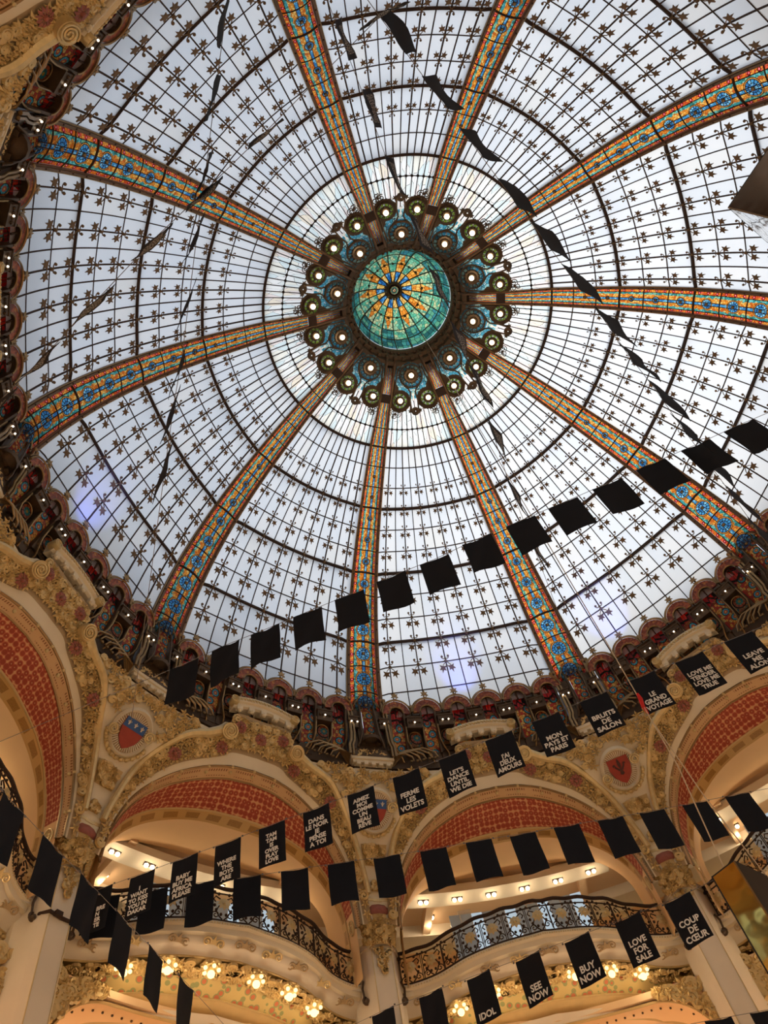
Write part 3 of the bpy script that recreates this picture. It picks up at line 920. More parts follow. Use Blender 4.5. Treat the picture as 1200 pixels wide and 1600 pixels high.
# ------------------------------------------------------------------ feet of the ribs: niche, tubes
rib = RIB_PROTO
T = niche(0, 10.72, -2.35); P = T @ UPR
b = MB(); fan(b, 12, .17, .34, -.02, .08, P); b.build('niche_band', M['rib_glass'], rib)
b = MB()
for r_ in (.36, .42): b.tube([P @ Vector((r_ * cos(pi * i / 14), r_ * sin(pi * i / 14), -.06 if r_ < .4 else -.02)) for i in range(15)], .028, 5)
b.tube([P @ Vector((.17 * cos(pi * i / 14), .17 * sin(pi * i / 14), -.05)) for i in range(15)], .022, 5)
b.tube([P @ Vector(p) for p in spiral(1, .05, .05, 10, 0, .49, -pi / 2)], .02, 5)
b.prism(leaf_shape(.13), -.02, .02, P @ Matrix.Translation((0, .60, 0)) @ Matrix.Rotation(pi, 4, 'Z'))
b.build('niche_rim', M['brass'], rib)
b = MB()
b.prism([(.17 * cos(2 * pi * i / 20), .03 + .17 * sin(2 * pi * i / 20)) for i in range(20)], -.02, .02, P)
b.build('blue_medallion', M['blue_glass'], rib)
b = MB(); b.ball((0, -.06, .03), .05, T, n=8, k=5)
for q in range(12): b.tube([P @ Vector((.05 * cos(q * pi / 6), .03 + .05 * sin(q * pi / 6), -.03)), P @ Vector((.16 * cos(q * pi / 6), .03 + .16 * sin(q * pi / 6), -.03))], .009, 4)
b.build('rosette', M['brass'], rib)
b = MB()
b.grid(lambda a, c: T @ Vector(((2 * a - 1) * .17, -.02 - .05 * (1 - (2 * a - 1) ** 2) + .06 * (1 - c), lerp(-1.35, -.1, c))), 6, 3, uvf=lambda a, c: ((2 * a - 1) * .17, lerp(-1.35, -.1, c)))
b.build('niche_panel', M['gallery_glass'], rib)
for sg in (-1, 1):
    b = MB()
    b.grid(lambda a, c: T @ Vector((sg * lerp(.36, .46, a), .03 + .12 * (1 - c), lerp(-1.5, .4, c))), 1, 4, uvf=lambda a, c: (.76 + .2 * a, c * 3))
    o = b.build('border_panel', M['rib_glass'], rib)
    b = MB()
    b.tube([T @ Vector(p) for p in ((sg * .22, -.05, 0), (sg * .24, -.07, -.6), (sg * .26, -.06, -1.25), (sg * .34, .0, -1.5), (sg * .40, .10, -1.62))], .036, 6)
    b.build('niche_tube', M['bronze'], rib)
    for (x0, x1, w) in ((.60, .66, .042), (.50, .56, .034)):
        b = MB()
        b.tube([T @ Vector(p) for p in ((sg * x0, -.06, .28), (sg * x0, -.08, -.5), (sg * x0, -.06, -1.25), (sg * (x0 + .02), -.02, -1.5), (sg * (x1 + .02), .0, -1.66), (sg * (x1 + .02), .03, -2.0))], w, 7)
        b.ball((sg * x0, -.06, .30), .075, T, n=8, k=5)
        b.build('foot_tube', M['brass'], rib)
b = MB()
for sg in (-1, 1): b.box((sg * .265, .08, -.75), (.18, .1, 1.5), T); b.box((sg * .56, .10, -.80), (.16, .1, 1.9), T)
b.box((0, .22, -1.42), (1.24, .2, 1.06), T)
b.build('back_plate', M['bronze'], rib)
b = MB()
b.lathe([(.30, -.10), (.33, 0), (.27, .06), (.20, .05), (.01, .03)], 14, T @ Matrix.Translation((0, .08, -1.42)))
b.build('collar', M['bronze'], rib)

# ------------------------------------------------------------------ arches: rows are (s, phi, r, z)
TB = [(0, 0, 11.19, -5.41), (.2, .10, 11.24, -5.47), (.4, .20, 11.42, -5.66), (.6, .30, 11.75, -6.05), (.8, .38, 12.13, -6.68), (1, .425, 12.35, -7.6), (1.15, .438, 12.45, -8.5)]
TA = [(0, 0, 10.66, -4.02), (.2, .125, 10.68, -4.08), (.27, .15, 10.80, -4.62), (.4, .21, 10.92, -4.95), (.6, .315, 11.14, -5.30), (.8, .405, 11.82, -6.02), (1, .455, 12.2, -7.3), (1.15, .474, 12.42, -8.5)]
TC = [(0, 0, 11.46, -5.58), (.2, .10, 11.52, -5.64), (.4, .20, 11.72, -5.84), (.6, .29, 12.03, -6.15), (.8, .365, 12.38, -6.72), (1, .412, 12.57, -7.6), (1.15, .425, 12.6, -8.5), (1.4, .428, 12.6, -9.8)]
TD = [(0, 0, 12.08, -6.19), (.2, .10, 12.15, -6.2), (.4, .20, 12.37, -6.26), (.6, .285, 12.6, -6.45), (.8, .352, 12.82, -6.88), (1, .40, 12.95, -7.7), (1.15, .415, 13.0, -8.5), (1.4, .418, 13.0, -9.8)]
TE = [(0, 0, 12.5, -6.22), (.2, .10, 12.52, -6.25), (.4, .19, 12.62, -6.38), (.6, .277, 12.8, -6.66), (.8, .345, 12.97, -7.1), (1, .393, 13.1, -7.8), (1.15, .406, 13.15, -8.5), (1.4, .41, 13.2, -9.8)]
TG = [(0, 0, 13.9, -6.12), (.2, .10, 13.9, -6.13), (.4, .185, 13.9, -6.2), (.6, .265, 13.9, -6.36), (.8, .33, 13.9, -6.75), (1, .378, 13.9, -7.5), (1.15, .39, 13.95, -8.5), (1.4, .395, 14.0, -9.8)]
def rowp(tab, s):
    sg = 1 if s >= 0 else -1
    ph, r, z = table(tab, abs(s))
    return ph * sg, r, z
def rp(tab, s): return cyl(*rowp(tab, s))
def band(b, ta, tb, n, m, s1=1.15, mi=0, fa=0.0, fb=1.0, bump=None, uv=True):
    L = [0.0]
    for i in range(n):
        L.append(L[-1] + (rp(ta, lerp(-s1, s1, (i + 1) / n)) - rp(ta, lerp(-s1, s1, i / n))).length)
    def fn(a, c):
        s = lerp(-s1, s1, a); q = lerp(fa, fb, c)
        return rp(ta, s).lerp(rp(tb, s), q)
    w = (rp(ta, 0) - rp(tb, 0)).length * (fb - fa)
    b.grid(fn, n, m, mi, (lambda a, c: (L[min(n, int(round(a * n)))], c * (w if uv == 'm' else 1))) if uv else None)
arch = root('arch', 'shallow gilded arch with red rosette vault ' + BAYP[6], 'arch', rotz(ang(6.5)), 'gilded arches round the hall')
b = MB(); band(b, TB, TA, 72, 8, fa=.26, fb=1.0); b.build('floral_ground', M['cream_dark'], arch)
b = MB(); band(b, TB, TA, 72, 2, fa=.03, fb=.26); b.build('plain_band', M['cream'], arch)
b = MB()
for tab, r_, fa in ((TB, .035, 0), (TC, .03, 0)):
    b.tube([rp(tab, lerp(-1.15, 1.15, i / 72)) for i in range(73)], r_, 5)
b.build('bronze_line', M['brass'], arch)
b = MB(); band(b, TB, TC, 72, 2); b.build('dentil_band', M['dentil'], arch)
b = MB()
for q in range(13):
    s = lerp(-1.05, 1.05, q / 12); p = rp(TB, s).lerp(rp(TC, s), .45)
    b.ball(p, .055, n=6, k=4); b.ball(rp(TB, s), .05, n=6, k=4)
tag(b.build('gilt_knots', M['gold'], arch), kind='stuff')
b = MB(); band(b, TC, TD, 72, 4, 1.07, uv='m'); b.build('red_vault', M['vault'], arch)
for sg in (-1, 1):
    b = MB(); b.grid(lambda a, c: rp(TC, sg * lerp(1.07, 1.4, a)).lerp(rp(TD, sg * lerp(1.07, 1.4, a)), c), 8, 2); b.build('apricot_reveal', M['orange'], arch)
b = MB(); band(b, TD, TE, 72, 2, 1.4); b.build('gold_frieze', M['frieze'], arch)
b = MB(); b.tube([rp(TD, lerp(-1.4, 1.4, i / 72)) for i in range(73)], .03, 5); b.build('frieze_bead', M['ochre'], arch)
b = MB(); band(b, TE, TG, 72, 4, 1.4); b.build('apricot_vault', M['orange'], arch)
for sg in (-1, 1):          # gilt spiral low on each reveal
    s = 1.13 * sg
    p = rp(TC, s).lerp(rp(TD, s), .5); x = (rp(TD, s) - rp(TC, s)).normalized()
    y = (rp(TC, s * .97) - rp(TC, s * 1.03)).normalized(); n_ = x.cross(y).normalized()
    y = n_.cross(x)
    if n_.dot(Vector((cos(0), 0, 0)) * 0 + Vector((0, -sg, 0))) < 0: n_ = -n_
    F = frame(p + n_ * .02, x, y, n_)
    b = MB(); b.tube([F @ Vector((q[0] * .8, q[1] * 1.35, 0)) for q in spiral(3, .17, .02, 36)], .016, 4)
    b.build('gilt_spiral', M['gold'], arch)
# outer gilded mouldings with volutes
def rpA(s, off=0.0):
    p = rp(TA, s); return p + Vector((-1, 0, 0)) * off
for sg in (-1, 1):
    pts = [rpA(sg * lerp(.27, 1.06, i / 30), .05) for i in range(31)]
    b = MB(); b.tube(pts, [lerp(.13, .075, i / 30) for i in range(31)], 8); b.build('gilded_moulding', M['gold'], arch)
    b = MB(); b.tube([p + Vector((.04, 0, .10 - .05 * i / 30)) + Vector((0, sg * .03, 0)) for i, p in enumerate(pts)], [lerp(.10, .05, i / 30) for i in range(31)], 6); b.build('cream_moulding', M['cream'], arch)
    c = cyl(sg * .148, 10.74, -4.80)
    n_ = Vector((.80, 0, .60)); x = Vector((0, 1, 0)); y = n_.cross(x)
    F = frame(c - n_ * .08, x, y, n_)
    zs = -1 if (F.to_3x3() @ Vector((0, 0, 1))).x > 0 else 1
    b = MB()
    b.prism([(.22 * cos(2 * pi * i / 20), .22 * sin(2 * pi * i / 20)) for i in range(20)], -.05, .12, F)
    b.tube([F @ Vector((q[0], q[1], zs * .07)) for q in spiral(2.6, .20, .03, 40, 0, 0, pi / 2, sg)], .024, 5)
    b.build('volute', M['gold'], arch)
# raised acanthus relief on the floral band
def rosette(b, F, s, kind, rnd):
    if kind == 0:
        for q in range(5):
            T = F @ Matrix.Rotation(q * 2 * pi / 5 + rnd, 4, 'Z') @ Matrix.Rotation(-.25, 4, 'Y')
            b.add([T @ Vector(p) for p in ((.02 * s, 0, .03), (.5 * s, .20 * s, .05), (s, 0, .02), (.5 * s, -.20 * s, .05), (.5 * s, 0, .10))],
                  [(0, 4, 1), (1, 4, 2), (2, 4, 3), (3, 4, 0)])
        b.ball((0, 0, .05), .16 * s, F, n=5, k=3)
    elif kind == 1:
        b.tube([F @ Vector((x * s, y * s, .05)) for x, y, _ in spiral(1.6, .7, .12, 14, 0, 0, rnd, 1 if rnd > 3 else -1)], .045, 4)
    else:
        b.lathe([(.75 * s, .02), (.55 * s, .08), (.3 * s, .05), (.05 * s, .10)], 9, F)
rng = random.Random(5)
def acanthus(pfun, n, name, parent, size, kinds=(0, 0, 0, 1)):
    b = MB()
    for q in range(n):
        p, nn, xx = pfun(q)
        F = frame(p, xx, nn.cross(xx), nn)
        rosette(b, F, size * rng.uniform(.8, 1.2), rng.choice(kinds), rng.uniform(0, 6.28))
    o = b.build(name, M['gold_leaf'], parent, smooth=False)
    return tag(o, kind='stuff')
def surf(ta, tb, s, f):
    p = rp(ta, s).lerp(rp(tb, s), f)
    dx = (rp(ta, s + .01).lerp(rp(tb, s + .01), f) - rp(ta, s - .01).lerp(rp(tb, s - .01), f)).normalized()
    dy = (rp(tb, s) - rp(ta, s)).normalized()
    n = dx.cross(dy).normalized()
    if n.x > 0: n = -n
    return p, n, (dx - n * dx.dot(n)).normalized()
pts = []
for i in range(76):
    s = lerp(-1.12, 1.12, i / 75)
    wd = (rp(TA, s) - rp(TB, s)).length * .68
    m = max(1, int(wd / .17))
    for k in range(m): pts.append((s + rng.uniform(-.008, .008), lerp(.33, .92, (k + .5) / m + rng.uniform(-.04, .04))))
acanthus(lambda q: surf(TB, TA, *pts[q]), len(pts), 'acanthus_relief', arch, .155)
for q, (s, f) in enumerate(((-.16, .72), (.16, .72), (0, .60), (-.3, .5), (.3, .5), (-.62, .6), (.62, .6))):
    p, n, x = surf(TB, TA, s, f)
    F = frame(p + n * .06, x, n.cross(x), n)
    b = MB()
    for k in range(12):
        T = F @ Matrix.Rotation(k * pi / 6, 4, 'Z')
        b.add([T @ Vector(v) for v in ((.05, 0, .06), (.14, .04, .05), (.20, 0, .02), (.14, -.04, .05))], [(0, 1, 2, 3)])
    b.ball((0, 0, .05), .06, F, n=8, k=4)
    b.build('rose_flower', M['rose'], arch, smooth=False)
# crest cornice over the crown of the arch
b = MB()
pr = [(0, -.04), (-.06, .0), (-.06, .10), (-.13, .13), (-.13, .31), (-.02, .35), (.2, .35), (.2, -.04)]
CR = lambda a: (lerp(-.142, .142, a), 10.66, -3.86 + .22 * cos((a - .5) * pi))
vs = [cyl(CR(i / 24)[0], CR(i / 24)[1] + x, CR(i / 24)[2] + z) for i in range(25) for x, z in pr]
n = len(pr)
fs = [(i * n + q, i * n + (q + 1) % n, (i + 1) * n + (q + 1) % n, (i + 1) * n + q) for i in range(24) for q in range(n)] + [tuple(range(n)), tuple(24 * n + q for q in range(n - 1, -1, -1))]
b.add(vs, fs); b.build('crest_cornice', M['cream'], arch, smooth=False)
b = MB()
b.tube([cyl(CR(i / 60)[0], 10.52 - .0, CR(i / 60)[2] + .22 + .05 * sin(i * 2.1)) for i in range(61)], .02, 5)
for i in range(15): b.ball(cyl(CR((i + .5) / 15)[0], 10.52, CR((i + .5) / 15)[2] + .21), .035, n=6, k=4)
tag(b.build('running_scroll', M['gold'], arch), kind='stuff')
for e in (0, 1):
    c = cyl(CR(e)[0], 10.52, CR(e)[2] + .16)
    b = MB(); F = frame(c, Vector((0, 1, 0)), Vector((0, 0, 1)), Vector((1, 0, 0)))
    b.prism([(.13 * cos(2 * pi * i / 16), .13 * sin(2 * pi * i / 16)) for i in range(16)], -.04, .2, F)
    b.tube([F @ Vector((q[0], q[1], -.05)) for q in spiral(2, .12, .02, 24)], .017, 5)
    b.build('crest_volute', M['gold'], arch)
for i in range(5):
    a = (i + .5) / 5
    p = CR(a); b = MB(); b.box((0, -.02, -.08), (.17, .12, .16), niche(p[0], p[1], p[2])); b.ball((0, -.05, -.16), .07, niche(p[0], p[1], p[2]), n=8, k=4)
    b.build('bracket', M['cream'], arch)
# back of the arch towards the roof, so that no daylight leaks in
b = MB(); b.grid(lambda a, c: cyl(lerp(-.5, .5, a), lerp(10.95, 19.2, c), -4.64), 20, 2); b.build('roof_slab', M['bronze'], arch)
ARCH_PROTO = arch

# ------------------------------------------------------------------ columns with capital, spandrel, shield
def rf(z): return table([(-9.2, 12.5), (-8.5, 12.45), (-7.68, 12.36), (-7, 12.22), (-6.33, 11.95), (-5.83, 11.58), (-5.41, 11.2), (-4.77, 10.95), (-4.3, 10.9)], z)[0]
def half(z):      # half-width (in k) of the spandrel at height z
    lo, hi = .26, 1.15
    for _ in range(30):
        m = (lo + hi) / 2
        if table(TA, m)[2] > z: lo = m
        else: hi = m
    return .5 - table(TA, lo)[0]
col = root('column', 'slender cream column with gilded capital below ' , 'column', rotz(ang(7)), 'columns round the hall')
b = MB()
b.grid(lambda a, c: cyl((2 * a - 1) * half(lerp(-8.5, -4.75, c)), rf(lerp(-8.5, -4.75, c)) - .015, lerp(-8.5, -4.75, c)), 12, 24)
b.build('spandrel', M['cream'], col)
def sp_pt(z, x, off=0.0):
    r = rf(z); p = cyl(x / r / STEP, r, z)
    d = cyl(x / r / STEP, rf(z + .02), z + .02) - cyl(x / r / STEP, rf(z - .02), z - .02)
    xx = cyl((x + .01) / r / STEP, r, z) - cyl((x - .01) / r / STEP, r, z)
    xx.normalize(); d.normalize(); n = xx.cross(d).normalized()
    if n.x > 0: n = -n
    return p + n * off, n, xx
# gilded relief round the shield and the filigree panels
pts = []
for i in range(150):
    z = rng.uniform(-5.6, -4.75); h = half(z) * STEP * rf(z) * .80
    x = rng.uniform(-h, h); zc = -5.72
    if hypot(x, (z - zc) * 1.05) > .66: pts.append((z, x))
acanthus(lambda q: sp_pt(*pts[q], .02), len(pts), 'acanthus_relief', col, .15)
for (z0, z1, f) in ((-6.95, -6.42, .66), (-7.62, -7.36, .45)):
    b = MB(); b.grid(lambda a, c: sp_pt(lerp(z0, z1, c), (2 * a - 1) * half(lerp(z0, z1, c)) * STEP * rf(lerp(z0, z1, c)) * f, .015)[0], 4, 3)
    b.build('filigree_panel', M['ochre'], col)
    q_ = []
    for i in range(40 if z0 > -7.3 else 14):
        z = rng.uniform(z0 + .05, z1 - .05); h = half(z) * STEP * rf(z) * f - .05
        q_.append((z, rng.uniform(-h, h)))
    acanthus(lambda q: sp_pt(*q_[q], .03), len(q_), 'filigree', col, .10, (0, 0, 1))
for zz, x_ in ((-7.86, 0), (-7.84, .27), (-7.84, -.27)):
    b = MB(); p, n_, xx = sp_pt(zz, x_ * .75, .01); F = frame(p, xx, n_.cross(xx), n_)
    b.prism([(-.10, -.035), (.10, -.035), (.11, .035), (-.11, .035)], 0, .02, F); b.build('gold_plaque', M['gold'], col)
# shield medallion
p, n_, xx = sp_pt(-5.72, 0, .05)
F = frame(p, xx, n_.cross(xx), n_)
if (F.to_3x3() @ Vector((0, 1, 0))).z < 0: F = F @ Matrix.Rotation(pi, 4, 'Z')
b = MB()
el = lambda r: [(r * .92 * cos(2 * pi * i / 36), r * 1.04 * sin(2 * pi * i / 36)) for i in range(36)]
def ering(b, r0, r1, z0, z1, F):
    e0, e1 = el(r0), el(r1); m = len(e0)
    vs = [(x, y, z0) for x, y in e0] + [(x, y, z1) for x, y in [(q[0] * .5 + w[0] * .5, q[1] * .5 + w[1] * .5) for q, w in zip(e0, e1)]] + [(x, y, z0 - .03) for x, y in e1]
    b.add(vs, [(k * m + i, k * m + (i + 1) % m, (k + 1) * m + (i + 1) % m, (k + 1) * m + i) for k in range(2) for i in range(m)], 0, F)
ering(b, .60, .47, .02, .13, F); b.build('medallion_frame', M['cream'], col)
b = MB(); b.prism(el(.49), -.04, .01, F); b.build('medallion_field', M['cream_dark'], col)
b = MB()
for i in range(48):
    T = F @ Matrix.Rotation(2 * pi * i / 48, 4, 'Z')
    b.box((.40, 0, .02), (.16, .022, .03), T)
tag(b.build('rays', M['white'], col), kind='stuff')
sh = [(-.30, .30), (.30, .30), (.31, .02), (.24, -.2), (.12, -.34), (0, -.42), (-.12, -.34), (-.24, -.2), (-.31, .02)]
b = MB(); b.prism(sh, .03, .07, F); SHIELD = b.build('shield', M['shade_red'], col); SHF = F.copy()
b = MB()
for q in range(11):
    a = pi * (1.12 + .76 * q / 10)
    b.ball((.60 * cos(a), .66 * sin(a), .06), .06, F, n=8, k=5)
b.tube([F @ Vector((.60 * cos(pi * (1.08 + .84 * q / 14)), .66 * sin(pi * (1.08 + .84 * q / 14)), .02)) for q in range(15)], .05, 6)
tag(b.build('bead_garland', M['gold'], col), kind='stuff')
for sx in (-1, 1):
    b = MB(); b.tube([F @ Vector((q[0] + sx * .47, q[1] * sx + (-.12 if sx < 0 else .1), .12)) for q in spiral(2, .15, .03, 24)], .026, 5); b.build('scroll', M['gold'], col)
# block cornice over the shield
T = niche(0, 10.98, -4.55)
b = MB(); b.box((0, .10, .25), (1.28, .46, .2), T); b.box((0, .12, .10), (1.18, .42, .12), T); b.box((0, .2, -.06), (1.1, .36, .24), T)
b.build('block_cornice', M['cream'], col, smooth=False)
for q in range(5):
    b = MB(); b.box((-.44 + .22 * q, -.06, .0), (.11, .14, .13), T); b.build('dentil', M['cream'], col, smooth=False)
pts2 = [(rng.uniform(-.42, .42), rng.uniform(.0, .42)) for _ in range(46)]
pts2 = [q for q in pts2 if abs(q[0]) < .5 - q[1] * .8]
def tuft(q):
    x, z = pts2[q]
    p = T @ Vector((x, .02 - .06 * (z < .2), .36 + z)); nn = (T.to_3x3() @ Vector((x * .6, -1, .25))).normalized()
    xx = Vector((0, 0, 1)).cross(nn).normalized()
    return p, nn, xx
acanthus(tuft, len(pts2), 'acanthus_tuft', col, .15, (0, 0, 1))
# shaft and capital
b = MB()
poly = [(12.66, -.26), (12.66, .26), (12.80, .36), (13.25, .62), (13.6, .62), (13.6, -.62), (13.25, -.62), (12.80, -.36)]
b.prism(poly, -23.0, -8.88); b.prism([(x - .05 if x < 13 else x, y * 1.08) for x, y in poly], -8.95, -8.80)
b.build('shaft', M['white'], col, smooth=False)
for sg in (-1, 1):
    b = MB(); b.tube([(12.655, sg * .25, -9.0), (12.655, sg * .25, -22.8)], .014, 4); b.build('gilt_edge', M['gold'], col)
b = MB()
CAPF = Matrix.Translation((12.78, 0, 0))
b.lathe([(.30, -8.98), (.34, -8.7), (.40, -8.4), (.43, -8.16), (.44, -8.05), (.40, -7.98)], 16, CAPF); b.build('capital_bell', M['ochre'], col)
b = MB(); b.lathe([(.435, -8.24), (.47, -8.16), (.47, -8.06), (.43, -7.98), (.3, -7.93)], 16, CAPF); b.build('red_capital_ring', M['rose'], col)
def capp(q):
    a = pi + rng.uniform(-1.4, 1.4); z = rng.uniform(-8.95, -8.30)
    r = table([(-9, .31), (-8.4, .40), (-8.0, .46)], z)[0]
    n_ = Vector((cos(a), sin(a), -.15)).normalized()
    return CAPF @ Vector((r * cos(a), r * sin(a), z)), n_, Vector((-sin(a), cos(a), 0))
acanthus(capp, 80, 'capital_leaves', col, .10, (0, 0, 0, 1))
def drop(q):
    z = lerp(-9.0, -9.62, (q / 26) ** 1.0); w = .22 * (1 - (q / 26)) + .02
    return Vector((12.64, rng.uniform(-w, w), z)), Vector((-1, 0, 0)), Vector((0, 1, 0))
acanthus(drop, 27, 'leaf_drop', col, .09, (0, 0, 1))
b = MB(); b.prism([(12.2, -.5), (12.2, .5), (13.9, .8), (13.9, -.8)], -23.4, -22.9); b.build('plinth', M['cream'], col, smooth=False)
COL_PROTO = col

# ------------------------------------------------------------------ balcony with wrought railing
RAIL = [(0, 11.5), (.14, 11.7), (.25, 12.1), (.335, 12.7), (.40, 13.0), (.435, 13.08)]
def rr_(ph): return table(RAIL, abs(ph))[0]
ZR, ZF = -8.85, -9.70
bal = root('balcony', 'curved balcony with scrolled iron railing ' + BAYP[6], 'balcony', rotz(ang(6.5)), 'balconies between the columns')
NB = 60
PH = [lerp(-.435, .435, i / NB) for i in range(NB + 1)]
def strip(name, prof, mat, parent, smooth=True, flatend=1.0):
    b = MB()
    vs = [cyl(p, rr_(p) + d, z) for p in PH for d, z in prof]
    n = len(prof)
    b.add(vs, [(i * n + q, i * n + q + 1, (i + 1) * n + q + 1, (i + 1) * n + q) for i in range(NB) for q in range(n - 1)])
    return b.build(name, mat, parent, smooth)
strip('floor_slab', [(.3, -9.70), (-.05, -9.70), (-.08, -9.74), (-.08, -9.80), (-.02, -9.84), (.0, -9.96), (.08, -10.0)], M['cream'], bal, False)
strip('white_cove', [(.08, -10.0), (.10, -10.06), (.20, -10.14), (.36, -10.2), (.40, -10.26)], M['white'], bal)
strip('floral_soffit', [(.40, -10.26), (.95, -10.30)], M['olive'], bal)
strip('mosaic_soffit', [(.95, -10.30), (1.02, -10.36), (1.30, -10.56)], M['mosaic'], bal)
strip('lower_cornice', [(1.30, -10.56), (1.34, -10.62), (1.62, -10.72), (1.66, -10.86), (1.86, -10.90), (2.0, -10.84)], M['ochre'], bal)
for d, z, r_ in ((.41, -10.27, .025), (.96, -10.32, .02), (1.30, -10.57, .02)):
    b = MB(); b.tube([cyl(p, rr_(p) + d, z) for p in PH], r_, 5); b.build('gilt_bead', M['gold'], bal)
b = MB()
for i in range(110):
    p = lerp(-.43, .43, i / 109); b.ball(cyl(p, rr_(p) - .085, -9.77), .022, n=5, k=3)
tag(b.build('beading', M['gold'], bal), kind='stuff')
for i in range(9):          # applied leaf brackets on the white cove
    p = lerp(-.38, .38, i / 8)
    b = MB(); F = frame(cyl(p, rr_(p) + .12, -10.10), cyl(p + .25 / STEP, 1, 0).normalized() if 0 else Vector((-sin(p * STEP), cos(p * STEP), 0)), Vector((.8 * cos(p * STEP), .8 * sin(p * STEP), -.6)), Vector((-.6 * cos(p * STEP), -.6 * sin(p * STEP), -.8)))
    for sx in (-1, 1):
        b.tube([F @ Vector((sx * (q[0] + .16), q[1], .02)) for q in spiral(1.4, .10, .02, 14, 0, 0, pi)], .022, 5)
    b.prism(leaf_shape(.13), 0, .03, F)
    b.build('leaf_bracket', M['gold'] if i % 2 else M['cream_dark'], bal)
pts = []
for i in range(230):
    p = lerp(-.43, .43, i / 229) + rng.uniform(-.003, .003)
    pts.append((p, rr_(p) + rng.uniform(.45, .92)))
acanthus(lambda q: (cyl(pts[q][0], pts[q][1], -10.31), Vector((0, 0, -1)), cyl(pts[q][0] + 2.5, 1, 0)), len(pts), 'foliage_relief', bal, .15, (0, 0, 2, 1))
# railing
b = MB(); b.tube([cyl(p, rr_(p) - .02, ZR + .02 * cos(i)) for i, p in enumerate(PH)], .045, 7)
for sg in (-1, 1):
    e = cyl(sg * .437, rr_(.435), ZR)
    b.tube([e + Vector((0, sg * .02, 0)) + Vector((.0, q[0] * sg, q[1])) for q in spiral(1.2, .11, .03, 14, 0, -.08, pi / 2, -1)], .035, 6)
b.build('handrail', M['iron'], bal)
b = MB()
for z, r_ in ((ZF + .05, .022), (ZR - .14, .018)): b.tube([cyl(p, rr_(p), z) for p in PH], r_, 5)
b.build('rail_bar', M['iron'], bal)
def railing_mesh():
    b = MB(); w, h = .27, .70
    I = UPR
    for sx in (-1, 1):
        b.tube([I @ Vector((sx * w, y, 0)) for y in (0, h)], .013, 4)
        b.tube([I @ Vector((sx * x, y, -.02)) for x, y in ((.02, .02), (.10, .10), (.16, .22), (.10, .34), (.02, .40), (.08, .52), (.18, .58), (.23, .50), (.18, .44))], .016, 5)
        b.tube([I @ Vector((sx * (q[0] + .17), q[1] + .12, -.02)) for q in spiral(1.3, .09, .02, 14)], .013, 4)
        for x, y in ((.21, .33), (.12, .62), (.22, .66), (.06, .12), (.17, .22)): b.ball(I @ Vector((sx * x, y, -.05)), .036, n=6, k=4)
    return b.mesh('railing_panel', M['iron'])
def flower_mesh():
    b = MB(); F = Matrix.Translation((0, -.06, .36)) @ UPR
    for q in range(8):
        T = F @ Matrix.Rotation(q * pi / 4, 4, 'Z')
        b.add([T @ Vector(v) for v in ((.02, 0, -.03), (.10, .05, -.05), (.155, 0, -.01), (.10, -.05, -.05))], [(0, 1, 2, 3)])
    b.ball((0, 0, -.03), .045, F, n=8, k=4)
    return b.mesh('gilded_flower', M['gold'])
RM, FM = railing_mesh(), flower_mesh()
L = [0.0]
for i in range(NB): L.append(L[-1] + (cyl(PH[i + 1], rr_(PH[i + 1]), 0) - cyl(PH[i], rr_(PH[i]), 0)).length)
NP = int(L[-1] / .54)
for q in range(NP):
    s = (q + .5) / NP * L[-1]
    i = max(k for k in range(NB) if L[k] <= s); t_ = (s - L[i]) / (L[i + 1] - L[i])
    p = lerp(PH[i], PH[i + 1], t_)
    a, c = cyl(PH[i], rr_(PH[i]), 0), cyl(PH[i + 1], rr_(PH[i + 1]), 0)
    x = (a - c).normalized(); y = Vector((0, 0, 1)).cross(x)
    F = frame(cyl(p, rr_(p), ZF + .04), x, y, Vector((0, 0, 1)))
    link('gilded_flower', FM, link('railing_panel', RM, bal, F))
for sg in (-1, 1):           # hanging scroll at the foot of each railing end
    b = MB(); c = cyl(sg * .442, 12.95, -9.95)
    F = frame(c, Vector((0, 1, 0)), Vector((0, 0, 1)), Vector((-1, 0, 0)))
    b.tube([F @ Vector((0, .3, 0)), F @ Vector((-.06 * sg, .1, .02)), F @ Vector((-.04 * sg, -.1, .03))] + [F @ Vector((q[0] * sg, q[1] - .2, .03)) for q in spiral(1.3, .10, .03, 12, 0, 0, pi / 2)], .028, 5)
    b.ball((0, -.2, .05), .07, F, n=8, k=4)
    b.build('end_scroll', M['bronze'], bal)
BAL_PROTO = bal
# ------------------------------------------------------------------ lower spandrels (corners under the balcony)
ls = root('lower_arch', 'wide painted lower arch under the balcony ' + BAYP[6], 'arch', rotz(ang(6.5)), 'lower arches')
def edge(p):      # height of the opening's edge
    a = min(1, max(0, (abs(p) - .27) / .165))
    return -10.92 - 1.6 * (1 - sqrt(max(0, 1 - a ** 2.2)))
b = MB(); b.grid(lambda a, c: cyl(lerp(-.445, .445, a), lerp(rr_(lerp(-.445, .445, a)) + 1.5, 13.3, c), lerp(-10.78, edge(lerp(-.445, .445, a)), c)), 60, 3)
b.build('painted_spandrel', M['white'], ls)
b = MB(); b.grid(lambda a, c: cyl(lerp(-.445, .445, a), lerp(13.3, 14.3, c), edge(lerp(-.445, .445, a)) + .05 * c), 60, 2); b.build('apricot_soffit', M['orange'], ls)
b = MB(); b.tube([cyl(lerp(-.445, .445, i / 60), 13.29, edge(lerp(-.445, .445, i / 60))) for i in range(61)], .035, 5); b.build('edge_line', M['ochre'], ls)
b = MB()
for i in range(34):
    p = lerp(-.43, .43, i / 33); b.ball(cyl(p, 13.6, edge(p) - .0), .03, n=6, k=3)
tag(b.build('gilt_studs', M['bronze'], ls), kind='stuff')
pts = []
